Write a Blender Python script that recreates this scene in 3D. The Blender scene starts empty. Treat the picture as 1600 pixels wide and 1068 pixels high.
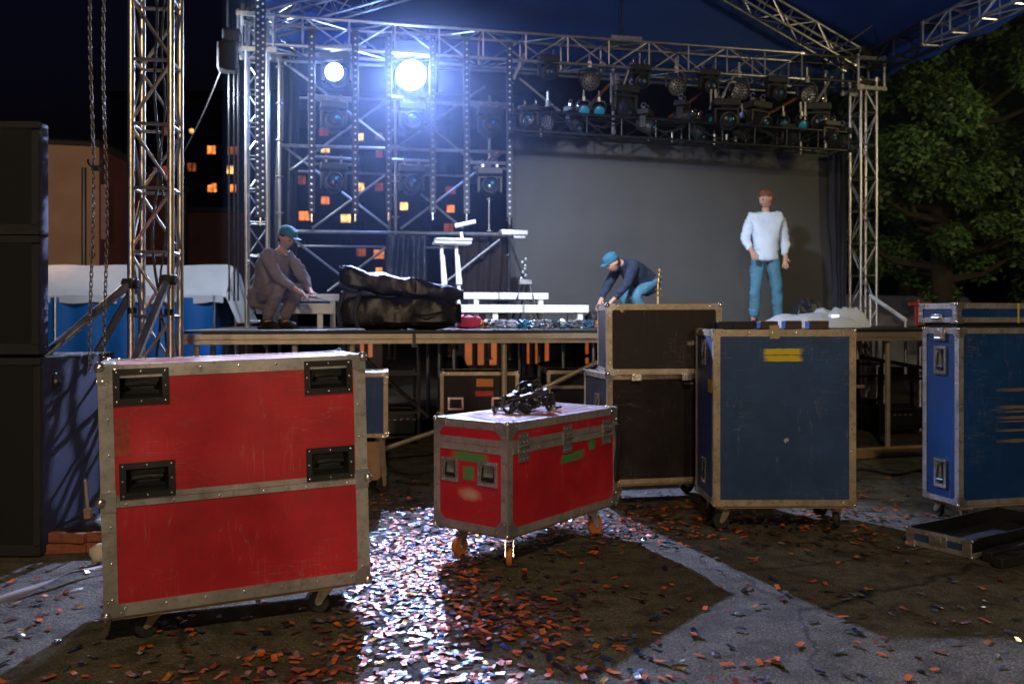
import bpy, bmesh, math, random
from mathutils import Vector, Matrix, noise
R = math.radians
random.seed(7)
scn = bpy.context.scene
COL = scn.collection
FPX, CH, HY = 1333.33, 1.35, 500.0        # focal length in photo pixels, eye height, horizon row

# ---------------------------------------------------------------- frames
OX, OY, SA = -2.85, 7.35, R(12)           # stage: front left corner of the deck, turned 12 degrees
CU, SU = math.cos(SA), math.sin(SA)
DZ = 1.26
def S(u, v, z): return Vector((OX + CU*u - SU*v, OY + SU*u + CU*v, z))
def P(px, py, Y): return Vector(((px-800)*Y/FPX, Y, CH + (HY-py)*Y/FPX))
def G(px, py):                            # ground point seen at a pixel
    Y = CH*FPX/(py-HY); return Vector(((px-800)*Y/FPX, Y, 0))
def PS(px, py, v):
    r = (px-800)/FPX
    Y = (v - SU*OX + CU*OY)/(CU - SU*r)
    return Vector((Y*r, Y, CH + (HY-py)*Y/FPX))
def toS(p):
    x, y = p.x-OX, p.y-OY
    return Vector((CU*x+SU*y, -SU*x+CU*y, p.z))
def LS(px, py, v): return toS(PS(px, py, v))   # the same in stage coordinates

# ---------------------------------------------------------------- materials
def mat(name, base, rough=.6, metal=0., var=.15, scale=6., bump=0., bscale=60., rvar=.1, emit=None, estr=0., dirt=0., trans=0., scratch=0., spec=None):
    m = bpy.data.materials.new(name); m.use_nodes = True
    nt = m.node_tree; N = nt.nodes; L = nt.links
    b = N['Principled BSDF']
    tc = N.new('ShaderNodeTexCoord')
    n = N.new('ShaderNodeTexNoise'); n.inputs['Scale'].default_value = scale; n.inputs['Detail'].default_value = 6
    n.inputs['Roughness'].default_value = .65
    L.new(tc.outputs['Object'], n.inputs['Vector'])
    cr = N.new('ShaderNodeValToRGB')
    cr.color_ramp.elements[0].position = .3; cr.color_ramp.elements[1].position = .72
    cr.color_ramp.elements[0].color = (*[max(0, c*(1-var)) for c in base], 1)
    cr.color_ramp.elements[1].color = (*[min(1, c*(1+var)) for c in base], 1)
    L.new(n.outputs['Fac'], cr.inputs['Fac'])
    col = cr.outputs['Color']
    if dirt > 0:
        n2 = N.new('ShaderNodeTexNoise'); n2.inputs['Scale'].default_value = scale*3.7; n2.inputs['Detail'].default_value = 10
        n2.inputs['Roughness'].default_value = .8
        L.new(tc.outputs['Object'], n2.inputs['Vector'])
        c2 = N.new('ShaderNodeValToRGB'); c2.color_ramp.elements[0].position = .5; c2.color_ramp.elements[1].position = .68
        c2.color_ramp.elements[0].color = (0, 0, 0, 1); c2.color_ramp.elements[1].color = (dirt,)*3 + (1,)
        L.new(n2.outputs['Fac'], c2.inputs['Fac'])
        mx = N.new('ShaderNodeMix'); mx.data_type = 'RGBA'
        L.new(c2.outputs['Color'], mx.inputs[0]); L.new(col, mx.inputs[6])
        mx.inputs[7].default_value = (.035, .028, .02, 1)
        col = mx.outputs[2]
    if scratch > 0:
        for sx, sz, rot in ((1.5, 22, .5), (24, 2.2, -.35), (5, 30, 1.2)):
            mp = N.new('ShaderNodeMapping'); mp.inputs['Scale'].default_value = (sx, sx, sz); mp.inputs['Rotation'].default_value = (rot*.6, rot, rot*.3)
            L.new(tc.outputs['Object'], mp.inputs['Vector'])
            sn = N.new('ShaderNodeTexNoise'); sn.inputs['Scale'].default_value = 1.; sn.inputs['Detail'].default_value = 2; L.new(mp.outputs[0], sn.inputs['Vector'])
            sr = N.new('ShaderNodeValToRGB'); e = sr.color_ramp; e.elements[0].position = .49; e.elements[0].color = (0,0,0,1); e.elements[1].position = .5; e.elements[1].color = (scratch,)*3+(1,)
            k_ = e.elements.new(.51); k_.color = (0,0,0,1); L.new(sn.outputs['Fac'], sr.inputs[0])
            br = N.new('ShaderNodeTexNoise'); br.inputs['Scale'].default_value = 2.3+sx*.1; L.new(tc.outputs['Object'], br.inputs['Vector'])
            bb_ = N.new('ShaderNodeMapRange'); bb_.inputs['From Min'].default_value = .5; bb_.inputs['From Max'].default_value = .62; L.new(br.outputs['Fac'], bb_.inputs['Value'])
            mu = N.new('ShaderNodeMath'); mu.operation = 'MULTIPLY'; L.new(sr.outputs[0], mu.inputs[0]); L.new(bb_.outputs[0], mu.inputs[1])
            mx2 = N.new('ShaderNodeMix'); mx2.data_type = 'RGBA'; L.new(mu.outputs[0], mx2.inputs[0]); L.new(col, mx2.inputs[6]); mx2.inputs[7].default_value = (.30,.26,.24,1); col = mx2.outputs[2]
    if spec is not None: b.inputs['Specular IOR Level'].default_value = spec
    L.new(col, b.inputs['Base Color'])
    mr = N.new('ShaderNodeMapRange'); mr.inputs['To Min'].default_value = max(.04, rough-rvar); mr.inputs['To Max'].default_value = min(1, rough+rvar)
    L.new(n.outputs['Fac'], mr.inputs['Value']); L.new(mr.outputs['Result'], b.inputs['Roughness'])
    b.inputs['Metallic'].default_value = metal
    if trans: b.inputs['Transmission Weight'].default_value = trans
    if bump > 0:
        n3 = N.new('ShaderNodeTexNoise'); n3.inputs['Scale'].default_value = bscale; n3.inputs['Detail'].default_value = 4
        L.new(tc.outputs['Object'], n3.inputs['Vector'])
        bp = N.new('ShaderNodeBump'); bp.inputs['Strength'].default_value = min(1, bump); bp.inputs['Distance'].default_value = .01
        L.new(n3.outputs['Fac'], bp.inputs['Height']); L.new(bp.outputs['Normal'], b.inputs['Normal'])
    if emit:
        b.inputs['Emission Color'].default_value = (*emit, 1); b.inputs['Emission Strength'].default_value = estr
    return m
M = {}
M['alu'] = mat('aluminium_tube', (.62,.62,.64), .36, 1, .15, 9, .15, 120)
M['steel'] = mat('galvanised_steel', (.55,.56,.58), .42, 1, .22, 14, .2, 90, dirt=.35)
M['rust'] = mat('rusty_steel', (.22,.07,.03), .8, .2, .4, 20, .3, 80)
M['trim'] = mat('worn_trim', (.46,.44,.42), .40, .6, .25, 7, .05, 70, .14, dirt=.6, scratch=.3)
M['trimtan'] = mat('tan_lit_trim', (.44,.36,.25), .45, .45, .25, 8, .05, 70, .14, dirt=.6, scratch=.3)  # trim tinted tan for the warm lamplight on it, plus dirt and scratches
M['plate'] = mat('corner_plate_steel', (.36,.35,.35), .34, .7, .2, 15, .1, 60, .1, dirt=.4)
M['chrome'] = mat('chrome', (.80,.78,.75), .2, .9, .2, 15, .1, 60, .1)
M['red'] = mat('red_laminate', (.46,.011,.022), .48, 0, .28, 2.2, .12, 220, .12, dirt=.3, scratch=.35)
M['bluep2'] = mat('deep_blue_laminate', (.008,.045,.16), .5, 0, .28, 2.0, .12, 220, .1, dirt=.2, scratch=.25, spec=.2)
M['pan'] = mat('pressed_steel_pan', (.30,.30,.31), .4, .35, .2, 20)
M['bluep'] = mat('blue_laminate', (.026,.066,.175), .5, 0, .28, 2.0, .12, 220, .1, dirt=.2, scratch=.3, spec=.25)
M['brownp'] = mat('brown_laminate', (.012,.008,.009), .5, 0, .5, 3, .15, 200, .12, dirt=.2, scratch=.16, spec=.3)
M['blackp'] = mat('black_plastic', (.012,.012,.013), .4, 0, .3, 9, .15, 120)
M['blackc'] = mat('speaker_paint', (.012,.012,.013), .7, 0, .4, 7, .5, 260)
M['speakside'] = mat('speaker_side_blue_lit', (.018,.026,.07), .7, 0, .3, 5, .6, 200)  # blue stage light on the black cabinet sides put into their colour
M['grille'] = mat('speaker_grille', (.010,.010,.009), .75, .1, .3, 40, .9, 420)
M['rubber'] = mat('rubber', (.02,.02,.02), .7, 0, .2, 10, .1)
M['tyre_or'] = mat('orange_tyre', (.42,.14,.035), .5, 0, .2, 12, .1)
M['deck'] = mat('deck_plywood', (.03,.028,.026), .6, 0, .3, 6, .3, 60)
M['beam'] = mat('stage_beam', (.50,.42,.30), .45, .35, .2, 5, .15, 50, dirt=.3)
M['white'] = mat('white_paint', (.8,.82,.85), .45, 0, .05, 5, .05)
M['wtarp'] = mat('white_tarpaulin', (.5,.52,.56), .5, 0, .08, 3, .5, 7)
M['btarp'] = mat('blue_tarpaulin', (.005,.10,.34), .5, 0, .15, 3, .5, 6)
M['canopy'] = mat('dark_blue_canopy', (.004,.038,.22), .75, 0, .25, .6, .4, 3)
M['black'] = mat('black_fabric', (.011,.011,.014), .7, 0, .4, 6, .8, 18)
M['bag'] = mat('black_nylon', (.016,.015,.02), .42, 0, .4, 6, .9, 14)
M['drape'] = mat('black_drape', (.03,.035,.06), .45, 0, .3, 4, .7, 12)
M['curtain'] = mat('grey_curtain', (.035,.035,.05), .85, 0, .3, 4, .6, 14)
M['screen'] = mat('led_screen_surface', (.085,.085,.088), .75, 0, .14, .9, .35, 2.2, spec=.2)
M['lampbody'] = mat('lamp_housing', (.025,.026,.03), .45, 0, .25, 12, .1)
M['lens'] = mat('lamp_lens', (.03,.035,.05), .2, .2, .2, 30, 0)
M['lensblue'] = mat('blue_filter_lens', (.02,.30,.55), .3, 0, .25, 20, 0, emit=(.01,.25,.5), estr=.03)
M['discface'] = mat('par_lamp_face', (.22,.24,.30), .4, .3, .5, 60, 0)
M['leddot'] = mat('led_pixel_dome', (.75,.78,.85), .3, 0, .1, 5, emit=(.45,.55,.9), estr=.12)
M['stripbar'] = mat('led_strip_bar', (.03,.035,.05), .5, 0, .2, 8)
M['glow'] = mat('lit_lamp_lens', (.9,.9,.9), .4, 0, .0, 5, emit=(.62,.76,1), estr=420)
M['glow2'] = mat('lit_lamp_lens_small', (.9,.9,.9), .4, 0, .0, 5, emit=(.6,.75,1), estr=60)
M['chain'] = mat('chain_steel', (.14,.13,.13), .5, .9, .3, 30)
M['green'] = mat('green_tape', (.06,.24,.06), .55, 0, .35, 9, .1, 120, dirt=.3)
M['tan'] = mat('pale_paint_smear', (.55,.35,.25), .7, 0, .3, 14)
M['yellow'] = mat('yellow_label', (.65,.50,.01), .5, 0, .3, 10, 0, dirt=.25)
M['mask'] = mat('masking_tape', (.35,.30,.18), .7, 0, .15, 9)
M['redlab'] = mat('red_label', (.55,.02,.03), .5, 0, .1, 6)
M['orlab'] = mat('orange_label', (.65,.2,.02), .5, 0, .1, 6)
M['brick'] = mat('brick_red', (.25,.075,.035), .85, 0, .3, 20, .5, 60)
M['strap'] = mat('white_strap', (.28,.28,.30), .6, 0, .15, 20, .3, 200)
M['paper'] = mat('crumpled_paper', (.55,.5,.35), .8, 0, .1, 10, .5, 20)
M['wood'] = mat('bare_wood', (.30,.19,.10), .7, 0, .3, 8, .3, 50)
M['darksteel'] = mat('dark_steel', (.05,.05,.055), .4, .8, .3, 12, .2)
M['skin'] = mat('skin', (.55,.30,.22), .55, 0, .08, 8)
M['hair'] = mat('hair', (.05,.025,.015), .7, 0, .3, 40, .5, 150)
M['hairred'] = mat('reddish_hair', (.22,.07,.035), .7, 0, .3, 40, .5, 150)
M['jacket'] = mat('pale_jacket', (.62,.72,.85), .7, 0, .12, 6, .6, 12)
M['jeans'] = mat('blue_jeans', (.06,.18,.27), .8, 0, .25, 6, .6, 16)
M['greyc'] = mat('beige_coat', (.24,.20,.23), .8, 0, .15, 6, .6, 12)
M['bcap'] = mat('blue_cap', (.03,.16,.25), .8, 0, .2, 6)
M['navy'] = mat('navy_shirt', (.015,.025,.06), .8, 0, .2, 6, .5, 12)
M['shoe'] = mat('dark_shoe', (.02,.018,.015), .5, 0, .2, 6)
M['eye'] = mat('eye', (.02,.015,.01), .2, 0, 0, 5)
M['bark'] = mat('bark', (.035,.024,.017), .9, 0, .35, 8, 1, 14)
M['houset'] = mat('tan_render', (.40,.24,.14), .85, 0, .2, .8, .3, 20)
M['houser'] = mat('red_brown_render', (.16,.05,.045), .85, 0, .2, .8, .3, 20)
M['roofm'] = mat('dark_roof', (.03,.025,.025), .8, 0, .2, 2, .3, 12)
M['concrete'] = mat('dark_concrete', (.07,.07,.085), .9, 0, .2, .3, 0)
M['paned'] = mat('dark_window', (.02,.022,.03), .2, 0, .1, 2)
M['brass'] = mat('brass', (.6,.42,.18), .35, .9, .2, 15)
M['redp'] = mat('red_paint', (.5,.05,.03), .5, 0, .1, 9)
M['magenta'] = mat('crimson_cloth', (.32,.01,.04), .8, 0, .2, 9, .4, 20)
def fade(name, ca, cb, axes, lo=.25, hi=.5, rough=.55):
    m = mat(name, ca, rough); nt = m.node_tree; N = nt.nodes; L = nt.links; b = N['Principled BSDF']
    tc = N.new('ShaderNodeTexCoord'); sx = N.new('ShaderNodeSeparateXYZ'); L.new(tc.outputs['Generated'], sx.inputs[0]); acc = None
    for a in axes:
        d = N.new('ShaderNodeMath'); d.operation = 'SUBTRACT'; L.new(sx.outputs[a], d.inputs[0]); d.inputs[1].default_value = .5
        p = N.new('ShaderNodeMath'); p.operation = 'POWER'; ab = N.new('ShaderNodeMath'); ab.operation = 'ABSOLUTE'; L.new(d.outputs[0], ab.inputs[0]); L.new(ab.outputs[0], p.inputs[0]); p.inputs[1].default_value = 2
        if acc is None: acc = p.outputs[0]
        else:
            q = N.new('ShaderNodeMath'); q.operation = 'ADD'; L.new(acc, q.inputs[0]); L.new(p.outputs[0], q.inputs[1]); acc = q.outputs[0]
    r = N.new('ShaderNodeMath'); r.operation = 'SQRT'; L.new(acc, r.inputs[0])
    n = N.new('ShaderNodeTexNoise'); n.inputs['Scale'].default_value = 22; n.inputs['Detail'].default_value = 5; L.new(tc.outputs['Object'], n.inputs['Vector'])
    ad = N.new('ShaderNodeMath'); ad.operation = 'MULTIPLY_ADD'; L.new(n.outputs['Fac'], ad.inputs[0]); ad.inputs[1].default_value = .3; L.new(r.outputs[0], ad.inputs[2])
    cr = N.new('ShaderNodeValToRGB'); cr.color_ramp.elements[0].position = lo+.15; cr.color_ramp.elements[1].position = hi+.15
    cr.color_ramp.elements[0].color = (*ca,1); cr.color_ramp.elements[1].color = (*cb,1); L.new(ad.outputs[0], cr.inputs[0]); L.new(cr.outputs[0], b.inputs['Base Color'])
    return m
def winmat(name, c, s):
    m = mat(name, (.3,.2,.1), .5, emit=c, estr=s)
    nt = m.node_tree; N = nt.nodes; L = nt.links; b = N['Principled BSDF']
    tc = N.new('ShaderNodeTexCoord'); n = N.new('ShaderNodeTexNoise'); n.inputs['Scale'].default_value = 1.1; n.inputs['Detail'].default_value = 2
    L.new(tc.outputs['Object'], n.inputs['Vector'])
    mr = N.new('ShaderNodeMapRange'); mr.inputs['From Min'].default_value = .35; mr.inputs['From Max'].default_value = .65
    mr.inputs['To Min'].default_value = s*.35; mr.inputs['To Max'].default_value = s*1.8
    L.new(n.outputs['Fac'], mr.inputs['Value']); L.new(mr.outputs['Result'], b.inputs['Emission Strength'])
    return m
RB = (.44,.012,.022); BB = (.026,.066,.175)
M['smear'] = fade('rubbed_pale_smear', (.50,.30,.22), RB, (1,2), .1, .42)
M['greenfade'] = fade('faded_green_tape', (.07,.22,.07), RB, (1,), .3, .5)
M['greenfadex'] = fade('worn_green_tape', (.07,.22,.07), RB, (0,), .34, .5)
M['yelfade'] = fade('worn_yellow_label', (.62,.46,.01), BB, (0,), .36, .5)
M['tanfade'] = fade('faded_tan_streak', (.17,.12,.07), BB, (0,), .2, .48)
M['win_o'] = winmat('orange_lit_window', (1,.26,.05), 1.2)
M['win_y'] = winmat('yellow_lit_window', (1,.5,.16), 1.8)
M['win_d'] = winmat('dim_lit_window', (.7,.15,.04), .28)
M['kiosk'] = winmat('orange_lit_panel', (1,.22,.04), .25)

# ---------------------------------------------------------------- mesh builder
I4 = Matrix.Identity(4)
class MB:
    def __init__(s): s.v = []; s.f = []; s.mi = []
    def add(s, vs, fs, mi=0):
        o = len(s.v); s.v += [tuple(v) for v in vs]
        for f in fs: s.f.append(tuple(i+o for i in f)); s.mi.append(mi)
        return s
    def box(s, c, size, X=I4, mi=0):
        cx, cy, cz = c; a, b, d = [q/2 for q in size]
        vs = [X @ Vector((cx+i*a, cy+j*b, cz+k*d)) for i in (-1,1) for j in (-1,1) for k in (-1,1)]
        fs = [(0,1,3,2),(4,6,7,5),(0,4,5,1),(2,3,7,6),(0,2,6,4),(1,5,7,3)]
        if X.determinant() < 0: fs = [tuple(reversed(f)) for f in fs]
        return s.add(vs, fs, mi)
    def tube(s, a, b, r, seg=8, r2=None, mi=0):
        a = Vector(a); b = Vector(b); d = b-a
        if d.length < 1e-6: return s
        q = d.to_track_quat('Z', 'Y'); r2 = r if r2 is None else r2
        vs = []
        for p, rr in ((a, r), (b, r2)):
            for i in range(seg):
                t = 2*math.pi*i/seg; vs.append(p + q @ Vector((math.cos(t)*rr, math.sin(t)*rr, 0)))
        fs = [(i, (i+1) % seg, seg+(i+1) % seg, seg+i) for i in range(seg)]
        fs += [tuple(range(seg-1, -1, -1)), tuple(range(seg, 2*seg))]
        return s.add(vs, fs, mi)
    def path(s, pts, r, seg=7, mi=0, closed=False):
        pts = [Vector(p) for p in pts]; n = len(pts); vs = []
        rr = r if isinstance(r, (list, tuple)) else [r]*n
        prev = None
        for i, p in enumerate(pts):
            d = (pts[(i+1) % n] - pts[i-1]) if closed else (pts[min(i+1, n-1)] - pts[max(i-1, 0)])
            d.normalize()
            if prev is None: x = d.orthogonal().normalized()
            else:
                x = prev - d*prev.dot(d)
                x = x.normalized() if x.length > 1e-6 else d.orthogonal().normalized()
            prev = x; y = d.cross(x)
            for k in range(seg):
                t = 2*math.pi*k/seg; vs.append(p + x*math.cos(t)*rr[i] + y*math.sin(t)*rr[i])
        fs = []
        for i in range(n if closed else n-1):
            j = (i+1) % n
            for k in range(seg): fs.append((i*seg+k, i*seg+(k+1) % seg, j*seg+(k+1) % seg, j*seg+k))
        if not closed: fs += [tuple(range(seg-1, -1, -1)), tuple(range((n-1)*seg, n*seg))]
        return s.add(vs, fs, mi)
    def lathe(s, prof, X=I4, seg=16, mi=0):       # prof: (r, z)
        vs = []
        for r, z in prof:
            for i in range(seg):
                t = 2*math.pi*i/seg; vs.append(X @ Vector((r*math.cos(t), r*math.sin(t), z)))
        fs = []
        for j in range(len(prof)-1):
            for i in range(seg): fs.append((j*seg+i, j*seg+(i+1) % seg, (j+1)*seg+(i+1) % seg, (j+1)*seg+i))
        fs += [tuple(range(seg-1, -1, -1)), tuple(range((len(prof)-1)*seg, len(prof)*seg))]
        return s.add(vs, fs, mi)
    def ball(s, c, r, seg=10, sc=(1,1,1), X=I4, mi=0):
        rings = max(4, seg//2); vs = []; c = Vector(c)
        for j in range(1, rings):
            ph = math.pi*j/rings
            for i in range(seg):
                t = 2*math.pi*i/seg
                vs.append(X @ (c + Vector((r*sc[0]*math.sin(ph)*math.cos(t), r*sc[1]*math.sin(ph)*math.sin(t), r*sc[2]*math.cos(ph)))))
        a = len(vs); vs.append(X @ (c+Vector((0,0,r*sc[2])))); vs.append(X @ (c-Vector((0,0,r*sc[2]))))
        fs = []
        for j in range(rings-2):
            for i in range(seg): fs.append((j*seg+i, (j+1)*seg+i, (j+1)*seg+(i+1) % seg, j*seg+(i+1) % seg))
        for i in range(seg):
            fs.append((a, i, (i+1) % seg)); fs.append((a+1, (rings-2)*seg+(i+1) % seg, (rings-2)*seg+i))
        return s.add(vs, fs, mi)
    def prism(s, poly, z0, z1, X=I4, mi=0):
        n = len(poly)
        vs = [X @ Vector((x, y, z0)) for x, y in poly] + [X @ Vector((x, y, z1)) for x, y in poly]
        fs = [tuple(range(n-1, -1, -1)), tuple(range(n, 2*n))] + [(i, (i+1) % n, n+(i+1) % n, n+i) for i in range(n)]
        return s.add(vs, fs, mi)
    def sheet(s, fn, nu, nv, mi=0):
        vs = [fn(i/nu, j/nv) for j in range(nv+1) for i in range(nu+1)]
        w = nu+1
        return s.add(vs, [(j*w+i, j*w+i+1, (j+1)*w+i+1, (j+1)*w+i) for j in range(nv) for i in range(nu)], mi)
    def build(s, name, m, parent=None, bevel=0, smooth=True, ang=38):
        me = bpy.data.meshes.new(name); me.from_pydata(s.v, [], s.f)
        ms = m if isinstance(m, (list, tuple)) else [m]
        for q in ms: me.materials.append(q)
        if len(ms) > 1: me.polygons.foreach_set('material_index', s.mi)
        if smooth:
            me.polygons.foreach_set('use_smooth', [True]*len(me.polygons)); me.set_sharp_from_angle(angle=R(ang))
        me.update()
        o = bpy.data.objects.new(name, me); COL.objects.link(o)
        if parent: o.parent = parent
        if bevel:
            b = o.modifiers.new('bevel', 'BEVEL'); b.width = bevel; b.segments = 2; b.limit_method = 'ANGLE'; b.angle_limit = R(50)
        return o
def tag(o, label=None, cat=None, group=None, kind=None):
    if label: o['label'] = label
    if cat: o['category'] = cat
    if group: o['group'] = group
    if kind: o['kind'] = kind
    return o
def thing(name, label, cat, loc=(0,0,0), rz=0., group=None, rot=None):
    o = bpy.data.objects.new(name, None); COL.objects.link(o); o.empty_display_size = .1
    o.location = loc; o.rotation_euler = rot if rot else (0, 0, rz)
    return tag(o, label, cat, group)
def kids(o): return [c for c in bpy.data.objects if c.parent == o]
def clone(o, label, loc=None, rot=None, parent=None, group=None):
    c = o.copy(); COL.objects.link(c)
    if parent: c.parent = parent
    if label: c['label'] = label
    if group: c['group'] = group
    if loc is not None: c.location = loc
    if rot is not None: c.rotation_euler = rot
    for ch in kids(o): clone(ch, None, parent=c)
    return c
def T(x, y, z): return Matrix.Translation((x, y, z))
def RX(a): return Matrix.Rotation(a, 4, 'X')
def RY(a): return Matrix.Rotation(a, 4, 'Y')
def RZ(a): return Matrix.Rotation(a, 4, 'Z')

# ---------------------------------------------------------------- flight cases
def face_mx(f, w, d, h, base):
    def m(a, b, n, o): return Matrix(((a[0],b[0],n[0],o[0]),(a[1],b[1],n[1],o[1]),(a[2],b[2],n[2],o[2]),(0,0,0,1)))
    return {'front': m((1,0,0),(0,0,1),(0,-1,0),(0,-d/2,base)), 'back': m((-1,0,0),(0,0,1),(0,1,0),(0,d/2,base)),
            'left': m((0,-1,0),(0,0,1),(-1,0,0),(-w/2,0,base)), 'right': m((0,1,0),(0,0,1),(1,0,0),(w/2,0,base)),
            'top': m((1,0,0),(0,1,0),(0,0,1),(0,-d/2,base+h))}[f]
def rivet(mb, X, a, b, n, r=.006):
    mb.lathe([(r,n),(r*.8,n+r*.45),(r*.3,n+r*.65)], X @ T(a,b,0), 6, 1)
def pit_face(mb, X, W, H, holes, depth):
    xs = sorted({-W/2, W/2, *[h[0]-h[2]/2 for h in holes], *[h[0]+h[2]/2 for h in holes]})
    ys = sorted({0, H, *[h[1]-h[3]/2 for h in holes], *[h[1]+h[3]/2 for h in holes]})
    for i in range(len(xs)-1):
        for j in range(len(ys)-1):
            cx, cy = (xs[i]+xs[i+1])/2, (ys[j]+ys[j+1])/2
            if any(abs(cx-h[0]) < h[2]/2 and abs(cy-h[1]) < h[3]/2 for h in holes): continue
            mb.add([X @ Vector(p) for p in ((xs[i],ys[j],0),(xs[i+1],ys[j],0),(xs[i+1],ys[j+1],0),(xs[i],ys[j+1],0))], [(0,1,2,3)])
def dish(root, X, a, b, wa, hb, plate, screw, inner, black=False):
    """recessed handle: plate ring, pan sunk into the panel, grip bar"""
    mb = MB(); sc = mb; t = .018 if not black else .026; dp = .045
    for (cx, cy, sx, sy) in ((a, b+hb/2-t/2, wa, t), (a, b-hb/2+t/2, wa, t), (a-wa/2+t/2, b, t, hb-2*t), (a+wa/2-t/2, b, t, hb-2*t)):
        mb.box((cx, cy, .0055), (sx, sy, .007), X)
    iw, ih = wa-2*t, hb-2*t; k = .014
    o = [(-iw/2,-ih/2),(iw/2,-ih/2),(iw/2,ih/2),(-iw/2,ih/2)]; q = [(x*(1-2*k/iw), y*(1-2*k/ih)) for x, y in o]
    vs = [X @ Vector((a+x, b+y, .004)) for x, y in o] + [X @ Vector((a+x, b+y, -dp)) for x, y in q]
    pan = MB(); pan.add(vs, [(i, i+4, (i+1) % 4+4, (i+1) % 4) for i in range(4)] + [(4,5,6,7)])
    n = 3
    for i in range(n):
        for s in (-1, 1):
            rivet(sc, X, a+(i-1)*(wa/2-t*.55), b+s*(hb/2-t/2), .009, .0055)
    for s in (-1, 1): rivet(sc, X, a+s*(wa/2-t/2), b, .009, .0055)
    h = mb.build('handle', [plate, screw], root)
    pan.build('dish', inner, h, smooth=False)
    g = MB()
    if black:
        g.path([X @ Vector((a-iw*.36, b-ih*.12, -.03)), X @ Vector((a-iw*.34, b+ih*.1, -.004)), X @ Vector((a, b+ih*.13, 0)), X @ Vector((a+iw*.34, b+ih*.1, -.004)), X @ Vector((a+iw*.36, b-ih*.12, -.03))], .011, 8)
    else:
        g.path([X @ Vector((a-iw*.40, b+ih*.34, -.006)), X @ Vector((a-iw*.40, b-ih*.30, .002)), X @ Vector((a+iw*.40, b-ih*.30, .002)), X @ Vector((a+iw*.40, b+ih*.34, -.006))], .0065, 7)
        g.tube(X @ Vector((a-iw*.36, b-ih*.30, .002)), X @ Vector((a+iw*.36, b-ih*.30, .002)), .0115, 9)
    g.build('grip', M['blackp'] if black else M['darksteel'], h)
    return h
def ring_dish(root, X, a, b, wa, hb): return dish(root, X, a, b, wa, hb, M['chrome'], M['chrome'], M['pan'])
def corner(root, w, d, h, base, sx, sy, sz, r, m, size=.06):
    c = Vector((sx*w/2, sy*d/2, base + (h if sz > 0 else 0)))
    mb = MB(); mb.ball(c - Vector((sx, sy, sz))*r*.25, r, 12, mi=1)
    t = .0065; s = size
    for ax in range(3):
        n = [0,0,0]; sg = (sx, sy, sz); n[ax] = sg[ax]
        o1, o2 = [i for i in range(3) if i != ax]
        poly = [(0,0),(s,0),(s,s*.42),(s*.42,s),(0,s)]
        top, bot = [], []
        for x, y in poly:
            q = [0,0,0]; q[o1] = -sg[o1]*x; q[o2] = -sg[o2]*y
            bot.append(c + Vector(q)); top.append(c + Vector(q) + Vector(n)*t)
        k = len(poly)
        fs = [tuple(range(k, 2*k)), tuple(range(k-1, -1, -1))] + [(i, (i+1) % k, k+(i+1) % k, k+i) for i in range(k)]
        mb.add(bot+top, fs)
        for (x, y) in ((s*.82,s*.2),(s*.2,s*.82)):
            q = [0,0,0]; q[o1] = -sg[o1]*x; q[o2] = -sg[o2]*y
            mb.ball(c+Vector(q)+Vector(n)*t, .0048, 6, mi=1)
    return mb.build('ball_corner', [M['plate'] if m is M['chrome'] else m, M['chrome']], root)
def caster(root, x, y, hgt, ang, tyre, r=None):
    r = r or min(.055, hgt*.40); tw = .032
    X = T(x, y, 0) @ RZ(ang); off = .03
    mb = MB(); mb.box((0,0,hgt-.005), (.10,.085,.009), X)
    mb.lathe([(.03,hgt-.03),(.034,hgt-.02),(.03,hgt-.009)], X, 12)
    for s in (-1, 1):
        XX = X @ Matrix(((1,0,0,0),(0,0,1,s*(tw/2+.006)),(0,1,0,0),(0,0,0,1)))
        mb.prism([(-.025,hgt-.03),(.028,hgt-.03),(off+.018,r+.0),(off+.006,r-.014),(off-.014,r-.006)], -.002, .002, XX)
    mb.box((0,0,hgt-.028), (.055,tw+.016,.006), X)
    mb.tube(X @ Vector((off,-.028,r)), X @ Vector((off,.028,r)), .007)
    c = mb.build('caster', M['chrome'] if tyre is M['tyre_or'] else M['trimtan'], root)
    XW = X @ T(off, 0, r) @ RX(math.pi/2)
    MB().lathe([(.012,-tw/2),(r*.62,-tw/2+.002),(r*.72,-tw/2+.004),(r*.72,tw/2-.004),(r*.62,tw/2-.002),(.012,tw/2)], XW, 20).build('wheel', M['rubber'] if tyre is M['tyre_or'] else M['darksteel'], c)
    MB().lathe([(r*.70,-tw/2),(r*.93,-tw/2),(r,-tw/2+.008),(r,tw/2-.008),(r*.93,tw/2),(r*.70,tw/2)], XW, 24).build('tyre', tyre, c)
    return c
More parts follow.
